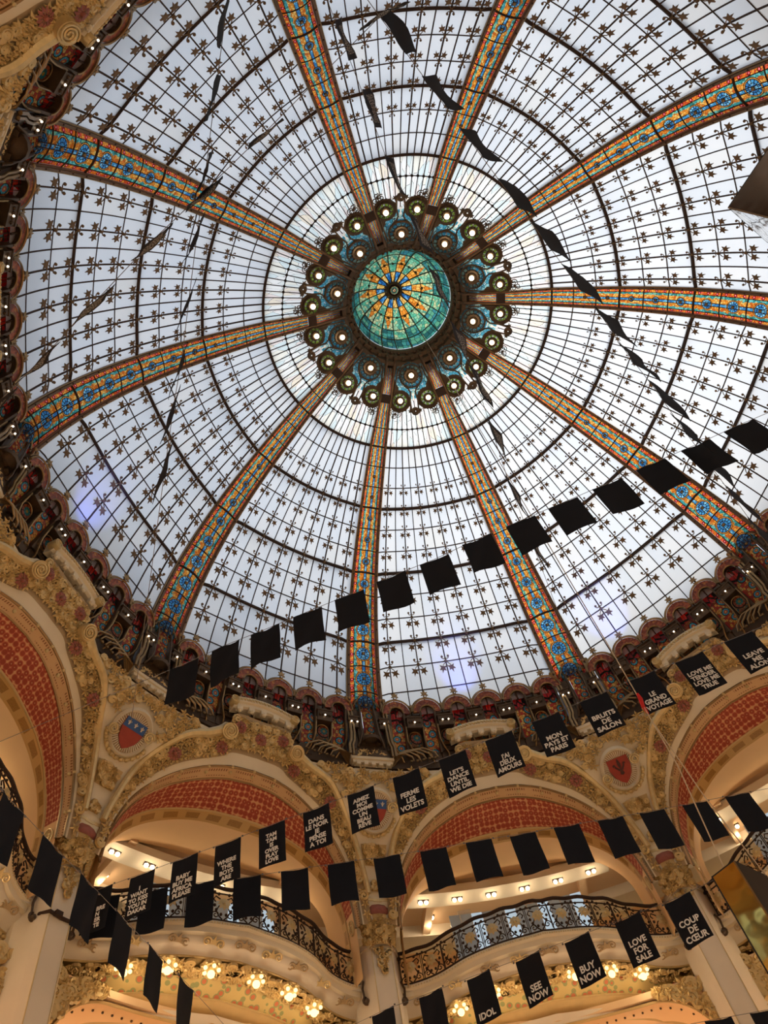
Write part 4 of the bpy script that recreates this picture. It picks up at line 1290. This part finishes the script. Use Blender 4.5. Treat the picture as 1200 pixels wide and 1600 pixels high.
for sg in (-1, 1):
    for i in range(46):
        p = rng.uniform(.30, .44); pts.append((sg * p, lerp(-10.75, edge(p) + .1, rng.random())))
acanthus(lambda q: (cyl(pts[q][0], 13.22, pts[q][1]), cyl(pts[q][0], -1, 0), Vector((0, 0, 1))), len(pts), 'painted_foliage', ls, .2, (0, 2, 2, 1))
LS_PROTO = ls
# ------------------------------------------------------------------ balcony lamps
def globe_lamp(n):
    o = root('balcony_lamp', '', 'lamp', None, 'globe lamps under the balconies')
    b = MB(); b.lathe([(.22, .0), (.23, -.03), (.16, -.06), (.10, -.12), (.05, -.14)], 14)
    for q in range(8): b.ball((.2 * cos(q * pi / 4), .2 * sin(q * pi / 4), -.04), .05, n=6, k=4)
    b.build('gilded_rose', M['gold'], o)
    b = MB(); b.ball((0, 0, -.22), .085, n=12, k=8); b.build('centre_globe', M['pearl'], o)
    for q in range(n):
        a = 2 * pi * q / n
        b = MB(); b.ball((.16 * cos(a), .16 * sin(a), -.13), .045, n=8, k=6); b.build('small_globe', M['pearl'], o)
    return o
lampP = globe_lamp(5)
ORD = ['first', 'second', 'third', 'fourth', 'fifth', 'sixth']
# ------------------------------------------------------------------ upper gallery ceilings with light bars
gal = root('ceiling_upper', 'apricot gallery ceiling behind the arch ' + BAYP[6], 'ceiling', rotz(ang(6.5)), 'upper gallery ceilings', 'structure')
def slab(name, p0, p1, r0, r1, z0, z1, mat, par, n=24):
    b = MB()
    vs = []
    for i in range(n + 1):
        p = lerp(p0, p1, i / n)
        vs += [cyl(p, r0, z0), cyl(p, r1, z0), cyl(p, r1, z1), cyl(p, r0, z1)]
    fs = [(i * 4 + q, i * 4 + (q + 1) % 4, (i + 1) * 4 + (q + 1) % 4, (i + 1) * 4 + q) for i in range(n) for q in range(4)] + [(0, 1, 2, 3), (n * 4 + 3, n * 4 + 2, n * 4 + 1, n * 4)]
    b.add(vs, fs); return b.build(name, mat, par, smooth=False)
slab('ceiling_plane', -.5, .5, 13.8, 19.2, -6.10, -5.95, M['ceiling'], gal)
slab('dropped_beam', -.5, .5, 15.9, 16.7, -6.45, -6.10, M['white'], gal)
slab('dropped_beam', -.5, .5, 17.6, 18.1, -6.6, -6.10, M['ceiling'], gal)
for p in (-.5, -.25, .25, .5):
    b = MB(); b.box((16.4, 0, -6.25), (5.2, .22, .3), rotz(p * STEP)); b.build('cross_beam', M['ceiling'], gal, smooth=False)
slab('gallery_floor', -.5, .5, 13.0, 19.2, -9.85, -9.70, M['floor'], gal)
slab('lower_ceiling', -.5, .5, 13.2, 19.2, -10.86, -10.7, M['ceiling'], gal)
for r_, w in ((14.9, .25), (16.4, .3), (17.8, .3)): slab('lower_beam', -.46, .46, r_, r_ + w, -11.12, -10.86, M['orange'], gal)
slab('back_wall', -.5, .5, 19.0, 19.2, -23, -5.95, M['orange'], gal, 10)
for p in (-.40, -.2, .2, .40): slab('back_pilaster', p - .02, p + .02, 18.7, 19.0, -9.7, -6.2, M['cream_dark'], gal, 2)
slab('cove_light', -.42, .42, 17.2, 17.5, -7.42, -7.36, M['cove'], gal)
slab('cove_shelf', -.44, .44, 17.0, 19.0, -7.7, -7.46, M['white'], gal)
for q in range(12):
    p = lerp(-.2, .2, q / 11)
    b = MB(); b.box((13.95, 0, -8.0), (.03, .30, 1.5), rotz(p * STEP)); b.build('display_panel', M['display'] if q % 3 else M['dayglow_glass'], gal, smooth=False)
GAL_PROTO = gal
bar = root('light_bar', 'long curved ceiling light bar behind the arch ' + BAYP[6], 'light', rotz(ang(6.5)), 'ceiling light bars')
slab('bar', -.34, .34, 13.95, 14.55, -6.50, -6.26, M['white'], bar)
slab('hanger', -.30, .30, 14.15, 14.35, -6.26, -6.08, M['ceiling'], bar)
BAR_PROTO = bar
def spot_pair():
    o = root('spot_pair', '', 'spotlight', None, 'paired ceiling spots')
    b = MB(); b.box((0, 0, .015), (.32, .13, .04)); HS = b.build('housing', M['iron'], o)
    for x in (-.085, .085):
        b = MB(); b.ball((x, 0, -.03), .06, n=10, k=6); b.build('lens', M['spot'], HS)
    return o
spotP = spot_pair()
def point(name, loc, e, rgb=(1, .76, .48), r=.08, parent=None):
    d = bpy.data.lights.new(name, 'POINT'); d.energy = e; d.color = rgb; d.shadow_soft_size = r
    o = bpy.data.objects.new(name, d); COL.objects.link(o); o.location = loc
    return o
# ------------------------------------------------------------------ unseen ring wall added outside to shade the lowest panes
b = MB(); b.lathe([(13.2, -4.3), (13.2, -.55), (13.3, -.4), (13.6, -.4), (13.7, -4.3)], 80); tag(b.build('wall_shade_ring', M['slate']), 'unseen grey ring wall added outside the dome foot to shade lower panes', 'wall', None, 'structure')
# ------------------------------------------------------------------ plain drum wall behind the photographer, outside the frame
b = MB(); b.grid(lambda a, c: Vector((11.3 * cos(lerp(ang(1.0), ang(4.0), a)), 11.3 * sin(lerp(ang(1.0), ang(4.0), a)), lerp(-9.0, -2.0, c))), 40, 2)
tag(b.build('wall_back', M['cream_dark']), 'plain drum wall behind the photographer', 'wall', None, 'structure')
# ------------------------------------------------------------------ floor
b = MB(); b.lathe([(.01, -23), (19.3, -23)], 60); tag(b.build('floor', M['floor']), 'beige shop floor far below the dome', 'floor', None, 'structure')
b = MB(); b.lathe([(19.25, -23.2), (19.25, -4.6)], 80); tag(b.build('wall_round', M['wall']), 'apricot outer wall behind the galleries', 'wall', None, 'structure')
b = MB(); b.lathe([(13.0, -4.66), (13.0, -4.3), (19.3, -4.3), (19.3, -4.66), (13, -4.66)], 60); tag(b.build('ceiling_roof', M['bronze']), 'dark roof slab round the dome foot', 'ceiling', None, 'structure')
FLAGS = {
    'text': [(-9.02, 8.38, -9.37, -21.5), (-8.09, 8.02, -9.41, -21.5), (-7.16, 7.65, -9.45, -21.4), (-6.24, 7.29, -9.49, -21.5), (-5.31, 6.92, -9.51, -21.5), (-4.38, 6.55, -9.55, -21.5), (-3.45, 6.19, -9.56, -21.5), (-2.51, 5.82, -9.58, -21.4), (-1.56, 5.44, -9.6, -21.6), (-0.61, 5.07, -9.59, -21.5), (0.34, 4.69, -9.6, -21.5), (1.31, 4.31, -9.58, -21.4), (2.27, 3.93, -9.55, -21.5), (3.23, 3.56, -9.55, -21.6), (4.2, 3.17, -9.55, -21.4)],
    'black': [(-8.96, 8.7, -9.32, -4.1), (-7.94, 8.63, -9.36, -4.1), (-6.95, 8.56, -9.39, -4.1), (-5.95, 8.49, -9.45, -4.1), (-4.93, 8.41, -9.48, -4.1), (-3.92, 8.34, -9.51, -4.2), (-2.92, 8.27, -9.55, -4.1), (-1.89, 8.2, -9.57, -4.1), (-0.87, 8.12, -9.57, -4.1), (0.12, 8.05, -9.59, -4.1), (1.12, 7.98, -9.58, -4.1), (2.13, 7.91, -9.59, -4.1), (3.1, 7.84, -9.59, -4.0), (4.12, 7.77, -9.57, -4.0), (5.13, 7.69, -9.55, -4.1)],
    'high': [(-6.58, 2.67, -9.39, -20.5), (-5.81, 2.38, -9.33, -20.5), (-5.07, 2.11, -9.33, -20.5), (-4.29, 1.82, -9.31, -20.5), (-3.52, 1.53, -9.31, -20.4), (-2.75, 1.24, -9.27, -20.4), (-1.96, 0.95, -9.28, -20.5), (-1.17, 0.65, -9.2, -20.5), (-0.37, 0.35, -9.17, -20.5), (0.41, 0.06, -9.14, -20.4), (1.21, -0.24, -9.11, -20.5), (2.02, -0.54, -9.04, -20.4), (2.84, -0.84, -9.01, -20.5), (3.64, -1.14, -8.94, -20.5)],
    'left': [(-9.18, 3.46, -11.53, 70.6), (-8.79, 4.55, -11.49, 70.5), (-8.41, 5.65, -11.42, 70.6), (-8.0, 6.8, -11.37, 70.6), (-7.6, 7.94, -11.31, 70.7), (-7.19, 9.1, -11.23, 70.7)],
    'low': [(-3.21, 11.89, -10.73, -32.2), (-2.15, 11.22, -10.88, -32.2), (-1.13, 10.58, -11.02, -32.2), (-0.12, 9.94, -11.17, -32.2), (0.87, 9.32, -11.3, -32.2), (1.85, 8.7, -11.43, -32.2), (2.79, 8.11, -11.55, -32.3)],
    'right': [(-2.6, -7.2, -8.82, 49.3), (-2.01, -6.51, -8.8, 49.2), (-1.44, -5.85, -8.77, 49.1), (-0.82, -5.14, -8.7, 49.2), (-0.28, -4.51, -8.82, 49.2), (0.28, -3.86, -8.8, 49.1), (0.87, -3.18, -8.88, 49.1), (1.42, -2.54, -8.75, 49.2), (1.99, -1.88, -8.88, 49.1), (2.57, -1.2, -8.79, 49.2)],
    'mid': [(-3.07, -7.25, -6.4, 68.5), (-2.69, -6.28, -6.6, 68.4), (-2.3, -5.29, -6.51, 68.5), (-1.95, -4.4, -6.97, 68.5), (-1.6, -3.51, -7.01, 68.4), (-1.21, -2.53, -7.13, 68.4), (-0.97, -1.93, -7.71, 68.4), (-0.51, -0.76, -7.45, 68.4)],
    'edge': [(-4.88, -7.34, -8.6, 99.1), (-5.09, -6.47, -8.81, 106.7), (-5.3, -5.57, -9.03, 106.3), (-5.49, -4.8, -9.24, 108.2), (-5.69, -3.94, -9.46, 107.1), (-5.89, -3.07, -9.67, 104.9), (-6.05, -2.51, -9.89, 105.8), (-6.25, -1.71, -10.1, 106.4)],
    'thin': [(-2.82, -7.4, -8.8, 145.3), (-4.43, -6.05, -9.03, 141.9), (-5.3, -5.35, -9.27, 138.4), (-6.02, -4.79, -9.5, 137.7), (-6.88, -4.04, -9.73, 137.5), (-7.69, -3.33, -9.97, 134.9), (-8.32, -2.81, -10.2, 141.1)],
}

# ------------------------------------------------------------------ bunting: cotton flags on steel wires
FLAGS['right'] += [(3.2, -.47, -8.8, 49.2), (3.85, .28, -8.8, 49.2), (4.5, 1.05, -8.8, 49.2)]
FLAGS['mid'] += [(-.15, .35, -7.75, 68.4), (.25, 1.35, -7.9, 68.4)]
FLAGS['low'] += []
FLAGS['corner'] = [(3.63, 10.72, -12.6, -3), (4.63, 10.68, -12.6, -3)]
t = NT('printed_cotton'); vec, u, v = t.uv()
nz = t.noise(vec, 30.0, 3.0)
msk = t.math('MULTIPLY', t.math('MULTIPLY', t.gt(nz, .55), t.lt(v, .62)), t.math('MULTIPLY', t.gt(v, .06), t.math('MULTIPLY', t.gt(u, .14), t.lt(u, .86))))
M['printed'] = t.bsdf(t.mix(msk, lin(29, 29, 33), lin(200, 198, 192)), .9, spec=.2)
fr = random.Random(11)
def flag_mesh(w, h, fold, seed, lean=0.0):
    b = MB(); nu, nv = 6, 7
    rr = random.Random(seed); a1, a2, ph = rr.uniform(2, 5), rr.uniform(1, 3), rr.uniform(0, 6)
    def fn(a, c):
        y = fold * (sin(a * a1 + ph) * (1 - c) + .5 * sin((1 - c) * 5 + a * a2 * 3 + ph)) + lean * (1 - c)
        sag = -.02 * 4 * a * (1 - a) * (c > .99)
        return (w * (a - .5) + fold * .4 * sin(ph + 3 * c) * (1 - c), y, -h * (1 - c) + sag - .012 * (1 - c) * sin(a * 3.1 + ph))
    def fn2(a, c):
        p = fn(a, c); return (p[0], p[1] + .006, p[2])
    b.grid(fn, nu, nv, uvf=lambda a, c: (a, c))
    b.grid(fn2, nu, nv, uvf=lambda a, c: (a, c), flip=True)
    rim = [(i, 0) for i in range(nu)] + [(nu, k) for k in range(nv)] + [(i, nv) for i in range(nu, 0, -1)] + [(0, k) for k in range(nv, 0, -1)]
    N = (nu + 1) * (nv + 1)
    ids = [i * (nv + 1) + k for i, k in rim]
    for q in range(len(ids)):
        a, c = ids[q], ids[(q + 1) % len(ids)]
        b.f.append([a, N + a, N + c, c]); b.m.append(0)
    return b
TEXT = ['BRE\nN\nER\nTE', 'I\nWANT\nTO KISS\nYOU IN\nDAKAR', 'BABY\nBUY ME\nAFRICA\nPLEASE', 'WHERE\nTHE\nBOYS\nARE', 'TAM\nTAM\nIS\nOVER\nPLAY\nLOVE',
        'DANS\nLE NOIR\nJE\nPENSE\nA TOI', 'AIMEZ\nMOI\nCOMME\nUN\nBEAU\nRÊVE', 'FERME\nLES\nVOLETS', "LET'S\nDANCE\nUNTIL\nWE DIE", "J'AI\nDEUX\nAMOURS",
        'MON\nPAYS ET\nPARIS', 'BRUITS\nDE\nSALON', 'LE\nGRAND\nVOYAGE', 'LOVE ME\nTENDER\nLOVE ME\nTRUE', 'LEAVE\nME\nALONE']
PITCH = [.125, .128, .135, .13, .122, .142, .128, .158, .138, .15, .15, .155, .155, .138, .15]
LOW = {2: ('IDOL', .18), 3: ('SEE\nNOW', .185), 4: ('BUY\nNOW', .19), 5: ('LOVE\nFOR\nSALE', .165), 6: ('COUP\nDE\nCŒUR', .165)}
NTH = ['first', 'second', 'third', 'fourth', 'fifth', 'sixth', 'seventh', 'eighth', 'ninth', 'tenth', 'eleventh', 'twelfth', 'thirteenth', 'fourteenth', 'fifteenth']
STR = {'text': 'slogan string above the balconies', 'black': 'blank string crossing the two middle arches', 'high': 'blank string across the glass below the cupola',
       'left': 'string slanting down at lower left', 'low': 'lowest string at bottom centre', 'right': 'string running down the upper right glass',
       'mid': 'printed string passing in front of the cupola', 'edge': 'edge-on string down the left glass', 'thin': 'diagonal edge-on string at upper left', 'corner': 'bottom right corner string'}
FROM = {'text': 'left', 'black': 'left', 'high': 'left', 'left': 'left', 'low': 'left', 'right': 'top', 'mid': 'top', 'edge': 'top', 'thin': 'right', 'corner': 'left'}
def add_text(body, pitch, parent, i):
    cu_ = bpy.data.curves.new('lettering', 'FONT')
    cu_.body = body; cu_.align_x = 'CENTER'; cu_.align_y = 'BOTTOM_BASELINE'
    cu_.size = pitch * 1.06; cu_.space_line = .943; cu_.offset = .0055; cu_.extrude = .001; cu_.resolution_u = 3
    o = bpy.data.objects.new('lettering', cu_); COL.objects.link(o); o.parent = parent
    cu_.materials.append(M['ink'])
    x = .13 if body.startswith('BRE') else 0
    if body.startswith('BRE'): cu_.align_x = 'LEFT'; x = .02
    sc = min(1.0, .50 / max(1e-3, max(len(l) for l in body.split('\n')) * pitch * .80))
    o.matrix_local = Matrix.Translation((x, -.034, -.935)) @ Matrix.Rotation(pi / 2, 4, 'X') @ Matrix.Diagonal((max(.82, sc), 1, 1, 1))
    ml = o.matrix_local.copy()
    me = bpy.data.meshes.new_from_object(o)
    bpy.data.objects.remove(o)
    wd = max(v.co.x for v in me.vertices) - min(v.co.x for v in me.vertices)
    sx_ = min(.90, .49 / wd)
    return link('lettering', me, parent, Matrix.Translation((x, -.034, -.935)) @ Matrix.Rotation(pi / 2, 4, 'X') @ Matrix.Diagonal((sx_, 1, 1, 1)))
for nm, rows in FLAGS.items():
    for i, (x, y, z, an) in enumerate(rows):
        printed = nm in ('mid', 'thin')
        txt = TEXT[i] if nm == 'text' else (LOW[i][0] if nm == 'low' and i in LOW else None)
        fold = .012 if txt else fr.uniform(.015, .035)
        if nm == 'mid': fold = .03
        if nm == 'edge': an += 9
        if nm == 'thin': an += 6
        b = flag_mesh(.585 if nm not in ('high', 'right') else .56, .985, fold, 100 + i + 37 * len(nm), .0)
        o = b.build('flag', M['printed'] if printed else M['cloth'])
        o.matrix_world = Matrix.Translation((x, y, z)) @ rotz(radians(an))
        if txt:
            words = ' '.join(txt.split('\n'))
            lab = 'black flag lettered ' + words.replace('BRE N ER TE', 'with partly hidden words ending BRE N ER TE')
            add_text(txt, PITCH[i] if nm == 'text' else LOW[i][1], o, i)
        else:
            lab = 'black flag, %s from the %s on the %s' % (NTH[i], FROM[nm], STR[nm])
        tag(o, lab, 'flag', 'flags on the ' + STR[nm])
for nm, rows in FLAGS.items():
    if nm == 'corner': ext = (.6, 2.0)
    else: ext = {'text': (3.2, 3.5), 'black': (3.0, 5.0), 'high': (4.5, 7.0), 'left': (3.0, 2.6), 'low': (1.0, 3.0), 'right': (3.0, 6.0), 'mid': (2.5, 6.0), 'edge': (2.0, 5.0), 'thin': (2.0, 2.5)}[nm]
    P = [Vector((x, y, z + .0)) for x, y, z, a in rows]
    d0 = (P[0] - P[1]).normalized(); d1 = (P[-1] - P[-2]).normalized()
    d0.z *= .3; d1.z *= .3
    P = [P[0] + d0 * ext[0]] + P + [P[-1] + d1 * ext[1]]
    b = MB(); b.tube(P, .0055, 5); o = b.build('wire', M['wire'])
    tag(o, 'thin steel wire carrying the ' + STR[nm], 'wire', 'bunting wires')
    if nm in ('text', 'black', 'left', 'low'):
        b = MB()
        for q in range(len(P) - 2):
            a_ = rows[q][3]
            for s_ in (-1, 1):
                c = P[q + 1] + Vector((cos(radians(a_)), sin(radians(a_)), 0)) * s_ * .33
                b.box((0, 0, 0), (.035, .02, .03), Matrix.Translation(c) @ rotz(radians(a_)))
        tag(b.build('clips', M['wire'], o), kind='stuff')

# ------------------------------------------------------------------ hanging mirror boxes, ropes
def hang_box(name, label, P0, P1, P2, h, mats):
    """vertical mirror box: corner P0, neighbours P1 (face 1) and P2 (face 2)"""
    P0, P1, P2 = Vector(P0), Vector(P1), Vector(P2)
    P3 = P1 + P2 - P0
    o = root(name, label, 'box', Matrix.Translation(P0), 'hanging mirror boxes')
    dn = Vector((0, 0, -h)); z0 = Vector((0, 0, 0))
    L_ = [p - P0 for p in (P0, P1, P3, P2)]
    for i, (nm, m) in enumerate(mats):
        a, c = L_[i], L_[(i + 1) % 4]
        ctr = (L_[0] + L_[2]) / 2
        n = (c - a).cross(dn).normalized()
        if n.dot((a + c) / 2 - ctr) < 0: n = -n
        b = MB()
        q = [a, c, c + dn, a + dn]
        b.add([v for v in q] + [v - n * .02 for v in q], [(0, 1, 2, 3), (7, 6, 5, 4), (0, 4, 5, 1), (1, 5, 6, 2), (2, 6, 7, 3), (3, 7, 4, 0)])
        b.build(nm, M[m], o, smooth=False)
    for nm, zz in (('top_lid', z0), ('bottom_lid', dn)):
        b = MB(); b.add([p + zz for p in L_] + [p + zz + Vector((0, 0, .02)) for p in L_], [(0, 1, 2, 3), (7, 6, 5, 4), (0, 1, 5, 4), (1, 2, 6, 5), (2, 3, 7, 6), (3, 0, 4, 7)])
        b.build(nm, M['blackbox'], o, smooth=False)
    b = MB(); b.tube([z0, dn], .012, 4); b.build('edge_trim', M['brass'], o)
    return o
hang_box('mirror_box', 'gold mirrored hanging box with a black side at the lower right edge', (.91, 2.39, -15), (.66, 2.67, -15), (1.48, 2.80, -15), 2.2,
         [('gold_face', 'gold_mirror'), ('back_face', 'blackbox'), ('side_face', 'gold_mirror'), ('black_face', 'blackbox')])
hang_box('mirror_box', 'dark mirrored hanging box at the upper right edge', (.92, -5.28, -12), (1.28, -5.91, -12), (1.52, -4.86, -12), 2.4,
         [('smoked_face', 'smoked'), ('back_face', 'smoked'), ('side_face', 'smoked'), ('mirror_face', 'mirror')])
b = MB()
b.tube([(.73, 1.20, 6.3), (.76, 1.6, -4), (.82, 2.02, -11.2), (.84, 2.2, -13.5), (.80, 2.5, -14.98)], .009, 6)
o = tag(b.build('rope', M['rope']), 'long pale rope from the cupola down to the gold mirrored box', 'rope')
b = MB(); b.tube([(.835, 2.07, -12.05), (.85, 2.10, -12.15), (.83, 2.12, -12.3), (.85, 2.14, -12.45)], [.02, .035, .03, .016], 6)
tag(b.build('ribbon', M['red_ribbon'], o), 'knotted red ribbon')
b = MB(); b.tube([(.84, 2.15, -12.5), (1.1, 2.45, -13.9), (1.44, 2.76, -15.0)], .009, 5)
tag(b.build('rope', M['rope']), 'short pale rope branching below the red ribbon', 'rope')
# red banner and white post inside the gallery, right of the middle column
T = rotz(ang(6.5))
b = MB(); b.box((0, 0, 0), (.05, .55, 1.5)); o = b.build('hanging_banner', M['banner'], None, False); o.matrix_world = T @ Matrix.Translation(cyl(.122, 14.2, -8.45)) @ rotz(.4)
tag(o, 'red shop banner behind the railing right of the middle column', 'banner')
b = MB(); b.box((0, 0, 0), (.2, .3, 2.6)); b.box((0, 0, 1.3), (.26, .36, .1)); o = b.build('post', M['white'], None, False); o.matrix_world = T @ Matrix.Translation(cyl(.158, 14.3, -8.3))
tag(o, 'white post behind the railing right of the middle column', 'post')
# clamp on the left column
T = rotz(ang(8))
b = MB(); b.tube([(12.63, -.27, -10.1), (12.62, 0, -10.12), (12.63, .27, -10.08), (12.82, .39, -10.08), (12.82, -.39, -10.1)], .04, 6, closed=True)
b.box((12.58, .1, -10.1), (.1, .16, .1)); o = b.build('cable_clamp', M['iron'], None); o.matrix_world = T
tag(o, 'black cable clamp strapped round the left column', 'clamp')
# blue effect lamps hidden behind two crests throw their glow on the lowest panes
for k, ph, e in ((6.5, .02, 800), (5.5, .22, 800), (8.5, .1, 600)):
    d = bpy.data.lights.new('blue_lamp', 'SPOT'); d.energy = e; d.color = (.15, .22, 1); d.spot_size = radians(50); d.spot_blend = 1; d.shadow_soft_size = .06
    o = bpy.data.objects.new('blue_lamp', d); COL.objects.link(o)
    a = ang(k + ph); p = Vector((9.6 * cos(a), 9.6 * sin(a), -3.2)); q_ = Vector((10.3 * cos(a), 10.3 * sin(a), -.6))
    o.location = p; o.rotation_euler = (q_ - p).to_track_quat('-Z', 'Y').to_euler()

# ------------------------------------------------------------------ copies round the hall
index_kids()
for k in range(2, 11):
    copy_tree(RIB_PROTO, rotz(ang(k)), 'rib of stained glass between brown beams ' + RIBP[k])
for b_ in BAYS[1:]:
    T = rotz(ang(b_ + .5))
    copy_tree(ARC_PROTO, T, 'arcade of six red-headed niches and stained glass under the gore ' + BAYP[b_])
    copy_tree(ARCH_PROTO, T, 'shallow gilded arch with red rosette vault ' + BAYP[b_])
    copy_tree(BAL_PROTO, T, 'curved balcony with scrolled iron railing ' + BAYP[b_])
    copy_tree(LS_PROTO, T, 'wide painted lower arch under the balcony ' + BAYP[b_])
    copy_tree(GAL_PROTO, T, 'apricot gallery ceiling behind the arch ' + BAYP[b_]).name = 'ceiling_gallery'
    copy_tree(BAR_PROTO, T, 'long curved ceiling light bar behind the arch ' + BAYP[b_])
firstS = firstL = True
for b_ in (6, 7, 8, 5):
    T = rotz(ang(b_ + .5))
    for i, ph in enumerate((.28, .185, .07, -.07, -.185, -.28)):
        F = T @ Matrix.Translation(cyl(ph, rr_(ph) + .57, -10.29)) @ rotz(.3 * i)
        if firstL: o = lampP; o.matrix_local = F; firstL = False
        else: o = copy_tree(lampP, F)
        o['label'] = '%s globe lamp from the left under the balcony %s' % (ORD[i], BAYP[b_])
        point('globe_light', (T @ cyl(ph, rr_(ph) + .57, -10.7)), 5.5, (1, .78, .5), .09)
    for i, ph in enumerate((.281, .169, .056, -.056, -.169, -.281, .24)):
        r_ = 14.25 if i < 6 else 15.5
        z_ = -6.52 if i < 6 else -6.13
        F = T @ frame(cyl(ph, r_, z_), Vector((-sin(ph * STEP), cos(ph * STEP), 0)), Vector((-cos(ph * STEP), -sin(ph * STEP), 0)), Vector((0, 0, 1)))
        if firstS: o = spotP; o.matrix_local = F; firstS = False
        else: o = copy_tree(spotP, F)
        o['label'] = ('%s spot pair from the left on the light bar %s' % (ORD[i], BAYP[b_])) if i < 6 else 'lone spot pair behind the light bar ' + BAYP[b_]
        point('spot_light', (T @ cyl(ph, r_, z_ - .35)), 7, (1, .82, .58), .05)
for b_ in BAYS:
    T = rotz(ang(b_ + .5))
    for ph in (-.25, .25): point('lower_gallery_light', (T @ cyl(ph, 15.6, -11.4)), 38, (1, .76, .48), .1)
for k in range(10):
    a = ang(k + .5)
    point('bounce_fill_light', (15.2 * cos(a), 15.2 * sin(a), -18.5), 330, (1, .92, .80), .3)  # unseen fill lights added low down to bounce light up onto the spandrels
COLP = {5: 'beyond the right edge', 6: 'under the red lily shield', 7: 'in the middle, under the half hidden shield', 8: 'at the left, under the lion shield',
        9: 'outside the left edge', 10: 'outside the upper left edge'}
COL_PROTO['label'] = 'slender cream column with gilded capital ' + COLP[7]
cols = {7: COL_PROTO}
for k in (6, 8, 5, 9, 10):
    cols[k] = copy_tree(COL_PROTO, rotz(ang(k)), 'slender cream column with gilded capital ' + COLP[k])

# charges on the shields
def fleur(s):
    r = []
    def petal(cx, w, h, lean):
        return [(cx + lean * h * t_ + w * sin(pi * t_) * sd, h * t_) for sd in (1, -1) for t_ in ((0, .25, .5, .75, 1) if sd > 0 else (.75, .5, .25))]
    return [[(x * s, y * s) for x, y in p] for p in (petal(0, .16, 1, 0), [(x, y) for x, y in ((.08, .05), (.30, .25), (.42, .55), (.62, .52), (.60, .34), (.50, .40), (.46, .22), (.28, .0))],
            [(-.08, .05), (-.28, .0), (-.46, .22), (-.50, .40), (-.60, .34), (-.62, .52), (-.42, .55), (-.30, .25)],
            [(-.25, -.1), (.25, -.1), (.25, .02), (-.25, .02)], [(-.12, -.1), (-.2, -.42), (0, -.55), (.2, -.42), (.12, -.1)])]
LION = [(-.16, -.32), (-.06, -.30), (-.08, -.20), (.0, -.14), (.08, -.30), (.17, -.30), (.13, -.22), (.16, -.12), (.12, -.02), (.22, -.06), (.24, .04), (.18, .02), (.12, .06), (.06, .08), (.05, .16), (-.02, .20), (-.10, .16),
        (-.12, .08), (-.20, .10), (-.24, .04), (-.16, .02), (-.10, -.02), (-.14, -.08), (-.24, -.10), (-.22, -.16), (-.12, -.16), (-.15, -.24)]
for k, col_ in cols.items():
    c = next(o for o in bpy.data.objects if o.parent == col_ and o.name.startswith('shield'))
    if k in (6, 5):
        for p in fleur(.30):
            b = MB(); b.prism(p, .07, .09, SHF @ Matrix.Translation((0, -.02, 0)))
            b.build('lily_petal', M['dark_red'], c, smooth=False)
    else:
        b = MB(); b.prism([(-.30, .30), (.30, .30), (.31, .06), (-.31, .06)], .07, .08, SHF); b.build('blue_chief', M['shade_blue'], c, smooth=False)
        b = MB()
        for x in (-.19, 0, .19):
            for p in fleur(.085): b.prism(p, .08, .095, SHF @ Matrix.Translation((x, .17, 0)))
        tag(b.build('gilt_lilies', M['white'], c, smooth=False), kind='stuff')
        b = MB(); b.prism(LION, .07, .085, SHF @ Matrix.Translation((0, -.10, 0)) @ Matrix.Scale(.8, 4)); b.build('lion_charge', M['dark_red'], c, smooth=False)
